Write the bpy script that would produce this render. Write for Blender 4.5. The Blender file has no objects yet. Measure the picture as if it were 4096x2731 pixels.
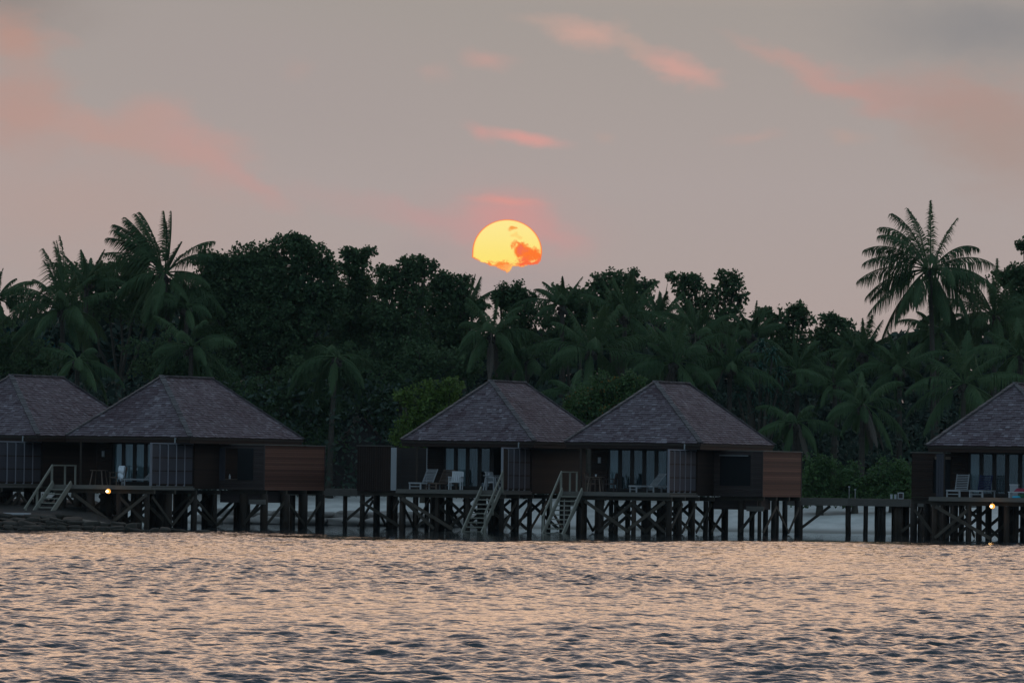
import bpy, math, random
import numpy as np
from mathutils import Vector, Matrix

S = bpy.context.scene
COL = S.collection
R = math.radians

# ------------------------------------------------------------------ camera
F = 30040.0            # focal length in pixels of the 4096 px wide photograph
CAMH = 2.8             # eye height over the water
VH0 = 1901.0           # row of the horizon at the centre column
ROLL = 0.0132
PITCH = math.atan((VH0 - 1365.5) / F)
cam = bpy.data.cameras.new('camera')
cam.sensor_width = 36.0
cam.lens = F / 4096 * 36.0
cam.clip_start = 1.0
cam.clip_end = 30000
co = bpy.data.objects.new('camera', cam)
COL.objects.link(co)
co.matrix_world = Matrix.Translation((0, 0, CAMH)) @ Matrix.Rotation(R(90) + PITCH, 4, 'X') @ Matrix.Rotation(ROLL, 4, 'Z')
S.camera = co
S.view_settings.view_transform = 'Standard'
S.view_settings.look = 'None'
S.view_settings.exposure = 0
S.view_settings.gamma = 1


def P(U, V, Y):
    """world point at distance Y seen at photo pixel (U, V)"""
    du, dv = U - 2048, V - 1365.5
    c, s = math.cos(ROLL), math.sin(ROLL)
    u, v = du * c + dv * s, -du * s + dv * c
    return Vector((u / F * Y, Y, CAMH + Y * math.tan(PITCH - math.atan(v / F))))


def lin(r, g, b, a=1.0):
    f = lambda c: (c / 255 / 12.92) if c / 255 <= 0.04045 else ((c / 255 + 0.055) / 1.055) ** 2.4
    return (f(r), f(g), f(b), a)


# ------------------------------------------------------------------ world
SUN_EL, SUN_AZ = R(1.70), R(-0.04)
W = bpy.data.worlds.new('World')
S.world = W
W.use_nodes = True
NT = W.node_tree
NT.nodes.clear()


class N:
    """tiny expression builder for math nodes"""
    tree = None

    def __init__(s, sock):
        s.s = sock

    @staticmethod
    def op(kind, *a, clamp=False):
        n = N.tree.nodes.new('ShaderNodeMath')
        n.operation = kind
        n.use_clamp = clamp
        for i, x in enumerate(a):
            if isinstance(x, N):
                N.tree.links.new(x.s, n.inputs[i])
            else:
                n.inputs[i].default_value = x
        return N(n.outputs[0])

    def __add__(s, o): return N.op('ADD', s, o)
    def __sub__(s, o): return N.op('SUBTRACT', s, o)
    def __mul__(s, o): return N.op('MULTIPLY', s, o)
    def __truediv__(s, o): return N.op('DIVIDE', s, o)


def smooth(x, lo, hi):
    n = N.tree.nodes.new('ShaderNodeMapRange')
    n.interpolation_type = 'SMOOTHSTEP'
    N.tree.links.new(x.s, n.inputs[0])
    for i, v in zip((1, 2, 3, 4), (lo, hi, 0.0, 1.0)):
        n.inputs[i].default_value = v
    return N(n.outputs[0])


def mixc(fac, a, b):
    n = N.tree.nodes.new('ShaderNodeMix')
    n.data_type = 'RGBA'
    for s, v in ((n.inputs[0], fac), (n.inputs[6], a), (n.inputs[7], b)):
        if isinstance(v, N):
            N.tree.links.new(v.s, s)
        elif hasattr(v, 'is_linked'):
            N.tree.links.new(v, s)
        else:
            s.default_value = v
    return n.outputs[2]


N.tree = NT
tc = NT.nodes.new('ShaderNodeTexCoord')
sep = NT.nodes.new('ShaderNodeSeparateXYZ')
NT.links.new(tc.outputs['Generated'], sep.inputs[0])
dx, dy, dz = (N(sep.outputs[i]) for i in range(3))
yy = N.op('MAXIMUM', dy, 0.05)
SU = dx / yy * F + 2048.0
SV = dz / yy * (-F) + VH0
comb = NT.nodes.new('ShaderNodeCombineXYZ')
NT.links.new((SU * 0.0042).s, comb.inputs[0])
NT.links.new((SV * 0.0080).s, comb.inputs[1])
nz = NT.nodes.new('ShaderNodeTexNoise')
nz.inputs['Scale'].default_value = 1.0
nz.inputs['Detail'].default_value = 7.0
nz.inputs['Roughness'].default_value = 0.6
NT.links.new(comb.outputs[0], nz.inputs['Vector'])
sepn = NT.nodes.new('ShaderNodeSeparateColor')
NT.links.new(nz.outputs['Color'], sepn.inputs[0])
nu = N(sepn.outputs[0]) - 0.5
nv = N(sepn.outputs[1]) - 0.5

el = N.op('ARCSINE', dz) * (180 / math.pi)
ramp = NT.nodes.new('ShaderNodeValToRGB')
NT.links.new((N.op('POWER', N.op('MAXIMUM', el, 0.0) / 90.0, 0.5)).s, ramp.inputs[0])
SKY = [(0.0, lin(171, 155, 151)), (1.0, lin(173, 158, 154)), (2.2, lin(169, 159, 157)), (3.6, lin(159, 153, 149)),
       (5.5, (0.80, 0.53, 0.36, 1)), (8.5, (1.36, 0.89, 0.60, 1)), (13, (1.16, 0.80, 0.60, 1)), (20, (0.74, 0.60, 0.54, 1)),
       (32, (0.40, 0.385, 0.43, 1)), (50, (0.21, 0.255, 0.34, 1)), (90, (0.17, 0.22, 0.31, 1))]
cr = ramp.color_ramp
while len(cr.elements) < len(SKY):
    cr.elements.new(0.5)
for e, (deg, c) in zip(cr.elements, SKY):
    e.position = math.sqrt(deg / 90)
    e.color = c
sky = ramp.outputs[0]


def blob(sky, U, V, ru, rv, ang, col, k, lo=1.05, hi=0.25, amp=90):
    """a soft cloud patch in angular sky coordinates"""
    V = V - ROLL * (U - 2048)
    x = SU - U + nu * (amp * 2.4)
    y = SV - V + nv * (amp * 1.5)
    c, s = math.cos(R(ang)), math.sin(R(ang))
    qx = (x * c + y * s) / ru
    qy = (y * c - x * s) / rv
    q = N.op('SQRT', qx * qx + qy * qy)
    return mixc(smooth(q, lo + .32, hi - .25) * (k * .88), sky, lin(col[0], col[1], min(255, col[2] + 3)))


for b in [
    (0, 0, 420, 150, 8, (136, 126, 120), .75, 1.1, .0, 80),
    (1000, 260, 900, 330, 12, (163, 154, 150), .7, 1.1, .1, 200),
    (3950, 110, 620, 190, 2, (130, 132, 133), .85, 1.1, .1, 120),
    (250, 800, 950, 300, 6, (178, 155, 146), .75, 1.1, .1, 200),
    (40, 150, 150, 105, 20, (186, 143, 128), .75, 1.1, .35, 110),
    (220, 150, 90, 40, 20, (172, 150, 142), .6, 1.1, .2, 90),
    (70, 430, 230, 190, 10, (182, 146, 134), .85, 1.1, .3, 150),
    (430, 540, 360, 85, 13, (185, 151, 140), .85, 1.1, .3, 130),
    (560, 470, 130, 90, 10, (184, 152, 142), .8, 1.1, .3, 120),
    (790, 590, 250, 125, 30, (188, 152, 143), .9, 1.1, .35, 150),
    (1000, 730, 210, 45, 32, (188, 152, 145), .7, 1.1, .2, 110),
    (1400, 810, 420, 60, 10, (178, 155, 150), .6, 1.1, .1, 130),
    (1730, 890, 260, 70, 14, (192, 150, 146), .6, 1.1, .1, 100),
    (1935, 240, 110, 42, 8, (192, 156, 146), .8, 1.1, .1, 80),
    (1730, 285, 60, 40, 0, (178, 156, 148), .7, 1.1, .1, 70),
    (1180, 280, 70, 40, 0, (176, 154, 146), .4, 1.1, .1, 70),
    (1910, 535, 75, 38, 30, (200, 154, 146), .8, 1.1, .1, 70),
    (2090, 552, 165, 34, 9, (216, 156, 146), .95, 1.1, .2, 60),
    (2330, 130, 190, 55, 12, (202, 164, 150), .9, 1.1, .25, 90),
    (2140, 85, 110, 30, 10, (182, 160, 148), .6, 1.1, .1, 80),
    (2540, 185, 130, 40, 48, (184, 160, 148), .75, 1.1, .1, 90),
    (2700, 285, 150, 72, 20, (206, 160, 148), .95, 1.1, .3, 110),
    (3170, 260, 280, 50, 24, (186, 154, 144), .8, 1.1, .15, 120),
    (3400, 350, 260, 70, 20, (188, 150, 141), .9, 1.1, .2, 140),
    (3800, 400, 420, 110, 6, (176, 144, 135), .9, 1.1, .15, 150),
    (4020, 540, 400, 240, 20, (166, 144, 134), .85, 1.1, .3, 170),
    (2990, 550, 130, 26, -8, (180, 157, 148), .75, 1.1, .1, 70),
    (3390, 550, 95, 36, 10, (180, 157, 146), .7, 1.1, .1, 80),
    (2400, 555, 40, 24, 0, (178, 158, 148), .6, 1.1, .1, 40),
    (2030, 930, 420, 220, 4, (186, 152, 148), .6, 1.1, .0, 100),
    (2010, 880, 190, 120, 4, (208, 148, 142), .9, 1.1, .2, 70),
    (2010, 805, 150, 22, 5, (222, 150, 138), .75, 1.1, .1, 40),
    (2215, 930, 160, 75, 30, (204, 148, 142), .6, 1.1, .1, 80),
    (2120, 1150, 420, 85, 2, (165, 154, 151), .85, 1.1, .3, 80),
    (1700, 1010, 170, 60, 6, (165, 154, 151), .6, 1.1, .2, 80),
]:
    sky = blob(sky, *b)

# the dusk behind the camera: cool and dim
back = smooth(dy, 0.80, 0.15)
sky = mixc(back, sky, (0.255, 0.375, 0.475, 1))
sky = mixc(smooth(dz, -0.005, -0.03), sky, (0.05, 0.06, 0.07, 1))
nish = NT.nodes.new('ShaderNodeTexSky')
nish.sky_type = 'NISHITA'
nish.sun_disc = False
nish.sun_elevation = SUN_EL
nish.sun_rotation = SUN_AZ
nish.dust_density = 3.0
bg = NT.nodes.new('ShaderNodeBackground')
bg.inputs['Strength'].default_value = 1.0
NT.links.new(sky, bg.inputs['Color'])
bg2 = NT.nodes.new('ShaderNodeBackground')
bg2.inputs['Strength'].default_value = 0.0008
NT.links.new(nish.outputs[0], bg2.inputs['Color'])
add = NT.nodes.new('ShaderNodeAddShader')
wo = NT.nodes.new('ShaderNodeOutputWorld')
NT.links.new(bg.outputs[0], add.inputs[0])
NT.links.new(bg2.outputs[0], add.inputs[1])
NT.links.new(add.outputs[0], wo.inputs[0])

# ------------------------------------------------------------------ sun lamp (veiled evening sun, in front of the camera)
sl = bpy.data.lights.new('sun_lamp', 'SUN')
sl.energy = 0.25
sl.angle = R(0.53)
sl.color = (1.0, 0.52, 0.26)
so = bpy.data.objects.new('sun_lamp', sl)
COL.objects.link(so)
sd = Vector((math.sin(SUN_AZ) * math.cos(SUN_EL), math.cos(SUN_AZ) * math.cos(SUN_EL), math.sin(SUN_EL)))
so.rotation_euler = sd.to_track_quat('Z', 'Y').to_euler()
so.location = (0, 300, 60)

# ------------------------------------------------------------------ materials


def mat(name, c1, c2=None, rough=0.8, nscale=3.0, stretch=(1, 1, 1), bump=0.0, trans=0.0, namt=0.5, spec=0.3):
    """c1..c2 mixed by the per-face tint plus procedural noise"""
    m = bpy.data.materials.new(name)
    m.use_nodes = True
    t = m.node_tree
    t.nodes.clear()
    N.tree = t
    c1 = tuple(c1) + (1,) if len(c1) == 3 else c1
    c2 = c1 if c2 is None else (tuple(c2) + (1,) if len(c2) == 3 else c2)
    at = t.nodes.new('ShaderNodeAttribute')
    at.attribute_name = 'tint'
    g = t.nodes.new('ShaderNodeTexCoord')
    mp = t.nodes.new('ShaderNodeMapping')
    mp.inputs['Scale'].default_value = stretch
    t.links.new(g.outputs['Object'], mp.inputs[0])
    n = t.nodes.new('ShaderNodeTexNoise')
    n.inputs['Scale'].default_value = nscale
    n.inputs['Detail'].default_value = 4
    t.links.new(mp.outputs[0], n.inputs['Vector'])
    f = N.op('ADD', N(at.outputs['Fac']) * (1 - namt), (N(n.outputs[0]) * 2.0 - 0.5) * namt, clamp=True)
    col = mixc(f, c1, c2)
    b = t.nodes.new('ShaderNodeBsdfPrincipled')
    t.links.new(col, b.inputs['Base Color'])
    b.inputs['Roughness'].default_value = rough
    b.inputs['Specular IOR Level'].default_value = spec
    if bump:
        bp = t.nodes.new('ShaderNodeBump')
        bp.inputs['Strength'].default_value = bump
        bp.inputs['Distance'].default_value = 0.03
        t.links.new(n.outputs[0], bp.inputs['Height'])
        t.links.new(bp.outputs[0], b.inputs['Normal'])
    out = t.nodes.new('ShaderNodeOutputMaterial')
    if trans:
        tr = t.nodes.new('ShaderNodeBsdfTranslucent')
        t.links.new(col, tr.inputs['Color'])
        mx = t.nodes.new('ShaderNodeMixShader')
        mx.inputs[0].default_value = trans
        t.links.new(b.outputs[0], mx.inputs[1])
        t.links.new(tr.outputs[0], mx.inputs[2])
        t.links.new(mx.outputs[0], out.inputs[0])
    else:
        t.links.new(b.outputs[0], out.inputs[0])
    return m


def emit(name, col, k):
    m = bpy.data.materials.new(name)
    m.use_nodes = True
    t = m.node_tree
    t.nodes.clear()
    e = t.nodes.new('ShaderNodeEmission')
    e.inputs[0].default_value = tuple(col) + (1,)
    e.inputs[1].default_value = k
    o = t.nodes.new('ShaderNodeOutputMaterial')
    t.links.new(e.outputs[0], o.inputs[0])
    return m


M = {
    'shingle': mat('weathered shingle', (.080, .047, .056), (.275, .235, .26), .85, .5, namt=.12, spec=.25),
    'cap': mat('weathered cap shingle', (.065, .052, .055), (.175, .155, .158), .85, 2.0, namt=.3, spec=.25),
    'soffit': mat('dark timber', (.030, .022, .018), (.055, .038, .030), .85, 4, (1, 1, 8)),
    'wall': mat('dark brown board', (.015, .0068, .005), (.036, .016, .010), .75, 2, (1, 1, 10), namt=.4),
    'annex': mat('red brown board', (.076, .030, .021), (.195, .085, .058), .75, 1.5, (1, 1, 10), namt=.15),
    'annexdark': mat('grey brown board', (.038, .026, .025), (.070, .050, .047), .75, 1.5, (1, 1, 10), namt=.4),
    'deck': mat('grey deck board', (.10, .088, .078), (.18, .16, .14), .8, 2, (1, 6, 6)),
    'stair': mat('grey green weathered timber', (.15, .145, .12), (.27, .25, .21), .8, 2, (4, 1, 1)),
    'pile': mat('dark wet pile', (.012, .010, .009), (.055, .034, .023), .8, 1.2, (1, 1, .5), .3),
    'brace': mat('old brace timber', (.035, .028, .022), (.095, .075, .058), .8, 2),
    'frame': mat('dark window timber', (.022, .017, .017), (.035, .026, .024), .6, 4),
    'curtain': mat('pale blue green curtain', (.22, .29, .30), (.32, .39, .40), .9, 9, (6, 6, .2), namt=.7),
    'dimcurtain': mat('dim curtain', (.040, .058, .064), (.065, .090, .098), .9, 9, (6, 6, .2), namt=.7),  # the same curtain darkened, its dim light put into the colour
    'screen': mat('purple grey screen panel', (.040, .037, .047), (.065, .060, .073), .7, 3, (4, 4, 1)),
    'screenpost': mat('screen timber', (.17, .165, .19), (.28, .27, .30), .7, 3),
    'pale': mat('pale painted panel', (.34, .34, .36), (.42, .42, .44), .7, 2),
    'white': mat('white paint', (.44, .44, .46), (.55, .55, .57), .6, 3),
    'teak': mat('silvered teak', (.26, .26, .27), (.40, .40, .42), .75, 4, (6, 1, 1)),
    'brownwood': mat('brown teak', (.10, .065, .05), (.17, .12, .095), .7, 4),
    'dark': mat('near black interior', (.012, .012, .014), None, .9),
    'towel': mat('white towel', (.78, .80, .86), (.85, .87, .92), .95, 8, bump=.2),
    'navy': mat('navy cloth', (.020, .024, .065), (.03, .035, .085), .95, 6),
    'red': mat('red cloth', (.30, .03, .06), (.42, .05, .09), .9, 6),
    'teal': mat('turquoise plastic', (.02, .30, .45), (.03, .36, .52), .5, 6),
    'greenc': mat('green cloth', (.03, .10, .05), (.05, .14, .07), .9, 6),
    'metal': mat('dull metal', (.20, .21, .22), (.30, .31, .32), .45, 6),
    'rock': mat('dark reef rock', (.018, .015, .012), (.060, .050, .040), .9, 2.2, bump=.8, namt=.6),
    'rubble': mat('dark wet rubble', (.008, .007, .006), (.034, .028, .023), .95, 3.5, bump=1.0, namt=.8),  # darker than the rock colour throughout
    'slabrock': mat('brown rock slab', (.10, .082, .066), (.19, .16, .13), .9, 2.2, bump=.6),
    'sandbag': mat('sand filled geobag', (.17, .145, .13), (.34, .31, .29), .95, 1.1, (1, 1, 3), bump=.4, namt=.7),
    'palm': mat('palm leaflet', (.030, .062, .029), (.092, .142, .060), .75, .5, trans=.28, namt=.35, spec=.18),
    'palmdry': mat('dry palm leaflet', (.075, .06, .045), (.16, .135, .115), .7, .5, trans=.2, namt=.3),
    'trunk': mat('palm trunk', (.030, .026, .021), (.075, .064, .052), .9, 1.5, (1, 1, 6), bump=.5),
    'bark': mat('tree bark', (.045, .038, .030), (.09, .078, .062), .9, 2.5, (1, 1, .4), bump=.5),
    'leaf': mat('broad leaf', (.040, .080, .040), (.110, .160, .072), .8, .35, trans=.30, namt=.4, spec=.12),
    'leafwarm': mat('yellow green leaf', (.060, .110, .018), (.135, .205, .036), .6, .6, trans=.25, namt=.35),
    'leafbush': mat('bush leaf', (.040, .085, .030), (.095, .165, .045), .6, .6, trans=.2, namt=.35),
    'leafrust': mat('withered orange leaf', (.16, .09, .02), (.26, .16, .03), .7, .6, trans=.2),
    'pandanus': mat('pandanus leaf', (.020, .065, .048), (.045, .12, .08), .6, .6, trans=.2),
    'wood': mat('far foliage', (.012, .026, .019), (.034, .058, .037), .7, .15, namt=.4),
    'thatch': mat('tan thatch', (.30, .20, .13), (.42, .30, .20), .95, 3, (1, 1, 8)),
    'tealwall': mat('turquoise wall', (.03, .12, .13), (.05, .18, .19), .8, 1.5),
    'pinkwall': mat('pinkish grey plaster', (.22, .19, .20), (.30, .26, .27), .9, 1.5),
    'bulb': emit('lit bulb', (1.0, .72, .34), 9.0),
    'halo': emit('lit amber lens', (1.0, .40, .07), 1.5),
}


def make_glass():
    m = bpy.data.materials.new('window glass')
    m.use_nodes = True
    t = m.node_tree
    t.nodes.clear()
    g = t.nodes.new('ShaderNodeBsdfGlossy')
    g.inputs['Roughness'].default_value = .03
    g.inputs['Color'].default_value = (.8, .85, .9, 1)
    tr = t.nodes.new('ShaderNodeBsdfTransparent')
    tr.inputs['Color'].default_value = (.86, .9, .92, 1)
    fr = t.nodes.new('ShaderNodeFresnel')
    fr.inputs['IOR'].default_value = 1.5
    mx = t.nodes.new('ShaderNodeMixShader')
    o = t.nodes.new('ShaderNodeOutputMaterial')
    t.links.new(fr.outputs[0], mx.inputs[0])
    t.links.new(tr.outputs[0], mx.inputs[1])
    t.links.new(g.outputs[0], mx.inputs[2])
    t.links.new(mx.outputs[0], o.inputs[0])
    return m


M['glass'] = make_glass()

# ------------------------------------------------------------------ mesh helpers


class MB:
    def __init__(s):
        s.v, s.f, s.t = [], [], []

    def poly(s, pts, tint=None):
        i = len(s.v)
        s.v += [tuple(p) for p in pts]
        s.f.append(tuple(range(i, i + len(pts))))
        s.t.append(random.random() if tint is None else tint)

    def hexa(s, p, tint=None):
        """8 corners: bottom 4 (ccw), top 4"""
        tint = random.random() if tint is None else tint
        i = len(s.v)
        s.v += [tuple(q) for q in p]
        for f in ((3, 2, 1, 0), (4, 5, 6, 7), (0, 1, 5, 4), (1, 2, 6, 5), (2, 3, 7, 6), (3, 0, 4, 7)):
            s.f.append(tuple(i + k for k in f))
            s.t.append(tint)

    def box(s, x0, x1, y0, y1, z0, z1, tint=None):
        s.hexa([(x0, y0, z0), (x1, y0, z0), (x1, y1, z0), (x0, y1, z0), (x0, y0, z1), (x1, y0, z1), (x1, y1, z1), (x0, y1, z1)], tint)

    def beam(s, a, b, w, h, tint=None, up=(0, 0, 1)):
        a, b = Vector(a), Vector(b)
        d = (b - a).normalized()
        u = Vector(up)
        if abs(d.dot(u)) > .98:
            u = Vector((1, 0, 0))
        r = d.cross(u).normalized() * (w / 2)
        q = r.cross(d).normalized() * (h / 2)
        s.hexa([a - r - q, a + r - q, b + r - q, b - r - q, a - r + q, a + r + q, b + r + q, b - r + q], tint)

    def tube(s, pts, rad, n=8, tint=None, cap=True):
        tint = random.random() if tint is None else tint
        pts = [Vector(p) for p in pts]
        i0 = len(s.v)
        for k, p in enumerate(pts):
            d = (pts[min(k + 1, len(pts) - 1)] - pts[max(k - 1, 0)]).normalized()
            u = Vector((0, 1, 0)) if abs(d.y) < .9 else Vector((1, 0, 0))
            a = d.cross(u).normalized()
            b = d.cross(a)
            r = rad[k] if isinstance(rad, (list, tuple)) else rad
            for j in range(n):
                t = 2 * math.pi * j / n
                s.v.append(tuple(p + (a * math.cos(t) + b * math.sin(t)) * r))
        for k in range(len(pts) - 1):
            for j in range(n):
                a = i0 + k * n + j
                b = i0 + k * n + (j + 1) % n
                s.f.append((a, b, b + n, a + n))
                s.t.append(tint)
        if cap:
            s.f.append(tuple(i0 + j for j in range(n))[::-1])
            s.f.append(tuple(i0 + (len(pts) - 1) * n + j for j in range(n)))
            s.t += [tint, tint]

    def build(s, name, m, parent=None, loc=None, smooth=False, rz=0):
        me = bpy.data.meshes.new(name)
        me.from_pydata(s.v, [], s.f)
        a = me.attributes.new('tint', 'FLOAT', 'FACE')
        a.data.foreach_set('value', s.t)
        if smooth:
            me.polygons.foreach_set('use_smooth', [True] * len(s.f))
        me.materials.append(m)
        o = bpy.data.objects.new(name, me)
        COL.objects.link(o)
        if parent:
            o.parent = parent
        if loc is not None:
            o.location = loc
        o.rotation_euler.z = rz
        return o


def tag(o, label=None, cat=None, group=None, kind=None):
    for k, v in (('label', label), ('category', cat), ('group', group), ('kind', kind)):
        if v:
            o[k] = v
    return o


def empty(name, loc, rz=0, **kw):
    o = bpy.data.objects.new(name, None)
    COL.objects.link(o)
    o.location = loc
    o.rotation_euler.z = rz
    o.empty_display_size = .2
    return tag(o, **kw)


# ------------------------------------------------------------------ water
def smoothstep(x, a, b):
    t = np.clip((x - a) / (b - a), 0, 1)
    return t * t * (3 - 2 * t)


def grid_mesh(name, X, Y, Z, m, smooth=True):
    nr, nc = X.shape
    me = bpy.data.meshes.new(name)
    me.vertices.add(nr * nc)
    me.vertices.foreach_set('co', np.stack([X, Y, Z], -1).astype(np.float32).ravel())
    i = np.arange(nr * nc, dtype=np.int32).reshape(nr, nc)
    q = np.stack([i[:-1, :-1], i[:-1, 1:], i[1:, 1:], i[1:, :-1]], -1).reshape(-1, 4)
    me.loops.add(q.size)
    me.loops.foreach_set('vertex_index', q.ravel())
    me.polygons.add(len(q))
    me.polygons.foreach_set('loop_start', np.arange(0, q.size, 4, dtype=np.int32))
    me.polygons.foreach_set('use_smooth', np.full(len(q), smooth))
    me.update(calc_edges=True)
    me.materials.append(m)
    o = bpy.data.objects.new(name, me)
    COL.objects.link(o)
    return o


def water_material():
    m = bpy.data.materials.new('sea water')
    m.use_nodes = True
    t = m.node_tree
    t.nodes.clear()
    N.tree = t
    g = t.nodes.new('ShaderNodeTexCoord')
    b = t.nodes.new('ShaderNodeBsdfPrincipled')
    b.inputs['Base Color'].default_value = (.010, .020, .027, 1)
    b.inputs['Roughness'].default_value = .045
    b.inputs['IOR'].default_value = 1.40
    b.inputs['Specular IOR Level'].default_value = .6
    h = None
    for sc, st, k in ((3.2, (1, .8, 1), .8), (9.0, (1, .7, 1), .36)):
        mp = t.nodes.new('ShaderNodeMapping')
        mp.inputs['Scale'].default_value = st
        mp.inputs['Rotation'].default_value = (0, 0, .3)
        t.links.new(g.outputs['Object'], mp.inputs[0])
        n = t.nodes.new('ShaderNodeTexNoise')
        n.inputs['Scale'].default_value = sc
        n.inputs['Detail'].default_value = 2
        t.links.new(mp.outputs[0], n.inputs['Vector'])
        x = N(n.outputs[0]) * k
        h = x if h is None else h + x
    bp = t.nodes.new('ShaderNodeBump')
    at = t.nodes.new('ShaderNodeAttribute')
    at.attribute_name = 'chop'
    t.links.new((N(at.outputs['Fac']) * .75).s, bp.inputs['Strength'])
    bp.inputs['Distance'].default_value = .07
    t.links.new(h.s, bp.inputs['Height'])
    t.links.new(bp.outputs[0], b.inputs['Normal'])
    o = t.nodes.new('ShaderNodeOutputMaterial')
    t.links.new(b.outputs[0], o.inputs[0])
    return m


def build_water():
    rng = np.random.default_rng(5)
    ys = [92.0]
    while ys[-1] < 412:
        ys.append(ys[-1] + .072 * (ys[-1] / 100) ** .65)
    ys = np.concatenate([[-60, -20, 20, 50, 72, 84], ys, [420, 450, 520, 620, 760]])
    tcol = np.concatenate([[-.5, -.4, -.3, -.22], np.linspace(-.165, -.082, 150)[:-1], np.linspace(-.082, .082, 540), np.linspace(.082, .165, 150)[1:], [.22, .3, .4, .5]])
    YY, TT = np.meshgrid(ys.astype(np.float32), tcol.astype(np.float32), indexing='ij')
    XX = TT * np.maximum(YY, 92)
    Z = np.zeros_like(XX)
    dX = np.zeros_like(XX)
    dY = np.zeros_like(XX)
    nw = 130
    lam = np.exp(rng.uniform(math.log(.21), math.log(1.32), nw)).astype(np.float32)
    th = rng.normal(0, .55, nw) + .22
    dy_sp = .072 * (YY / 100) ** .65
    dx_sp = .00032 * YY
    amp0 = .0040 * lam ** .85
    for l, a, d, ph in zip(lam.tolist(), amp0.tolist(), th.tolist(), rng.uniform(0, 6.283, nw).tolist()):
        kx, ky = math.sin(d) * 2 * math.pi / l, -math.cos(d) * 2 * math.pi / l
        A = a * smoothstep(l / (np.abs(math.cos(d)) * dy_sp + np.abs(math.sin(d)) * dx_sp), 2.2, 4.0)
        p = kx * XX + ky * YY + ph
        c, s = np.cos(p), np.sin(p)
        Z += A * c
        dX -= A * math.sin(d) * s * .9
        dY += A * math.cos(d) * s * .9
    # patchy gusts, calmer lagoon water along the piles and no swell off the fine patch
    gust = np.zeros_like(XX)
    for _ in range(14):
        l = rng.uniform(9, 40)
        d = rng.uniform(0, 3.1416)
        gust += np.cos((math.sin(d) * XX + math.cos(d) * YY * .35) * 6.283 / l + rng.uniform(0, 6.28))
    rag = 4.5 * gust + 5 * np.sin(XX * .9 + 2 * np.sin(XX * .23)) * np.sin(YY * .31)
    gust = 1 + .055 * gust
    edge = (1 - smoothstep(YY + .1 * XX + rag, 316, 346) * .95) * smoothstep(YY, 84, 92) * (1 - smoothstep(YY, 405, 415)) * (1 - smoothstep(np.abs(TT), .150, .165))
    k = np.clip(gust, .45, 1.7) * edge
    ob = grid_mesh('sea', XX + dX * k, YY + dY * k, Z * k, water_material())
    a = ob.data.attributes.new('chop', 'FLOAT', 'POINT')
    chop = (1 - smoothstep(YY + .1 * XX + rag, 316, 348) * .84) * np.clip(gust, .5, 1.5)
    a.data.foreach_set('value', chop.astype(np.float32).ravel())
    return ob


tag(build_water(), kind='structure')


# ------------------------------------------------------------------ island ground
def shore(x):
    return 401.5 - .32 * x + .5 * np.sin(x * .21) + .25 * np.sin(x * .63 + 1)


def ground_z(x, y):
    d = y - shore(x)
    z = np.interp(d, [-30, -6, 0, 4, 9, 15, 30, 250, 300], [-3, -.8, 0, .45, 1.1, 1.5, 1.75, 1.9, -3])
    return z


def sand_material():
    m = bpy.data.materials.new('coral sand')
    m.use_nodes = True
    t = m.node_tree
    N.tree = t
    b = t.nodes['Principled BSDF']
    b.inputs['Roughness'].default_value = .95
    g = t.nodes.new('ShaderNodeTexCoord')
    n = t.nodes.new('ShaderNodeTexNoise')
    n.inputs['Scale'].default_value = .9
    n.inputs['Detail'].default_value = 8
    t.links.new(g.outputs['Object'], n.inputs['Vector'])
    c = mixc(smooth(N(n.outputs[0]), .25, .75), (.45, .43, .41, 1), (.60, .57, .54, 1))
    s = t.nodes.new('ShaderNodeSeparateXYZ')
    t.links.new(g.outputs['Object'], s.inputs[0])
    c = mixc(smooth(N(s.outputs[2]), .28, .02), c, (.20, .19, .17, 1))      # wet sand at the waterline
    t.links.new(c, b.inputs['Base Color'])
    bp = t.nodes.new('ShaderNodeBump')
    bp.inputs['Strength'].default_value = .5
    bp.inputs['Distance'].default_value = .1
    t.links.new(n.outputs[0], bp.inputs['Height'])
    t.links.new(bp.outputs[0], b.inputs['Normal'])
    return m


gx = np.concatenate([[-170, -120, -80, -60], np.linspace(-45, 45, 181), [60, 80, 120, 170]])
gy = np.concatenate([np.linspace(366, 432, 133), [440, 460, 500, 600, 660, 690, 720]])
YY, XX = np.meshgrid(gy, gx, indexing='ij')
ZZ = ground_z(XX, YY)
rg = np.random.default_rng(2)
for _ in range(10):
    a, l, p = rg.uniform(0, 3.14), rg.uniform(1.5, 7), rg.uniform(0, 6)
    ZZ = ZZ + .022 * np.sin((math.cos(a) * XX + math.sin(a) * YY) * 6.28 / l + p) * smoothstep(ZZ, 0, .5)
tag(grid_mesh('beach', XX, YY, ZZ, sand_material()), kind='structure')

# ------------------------------------------------------------------ the setting sun, cut off below by a cloud bank


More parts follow.
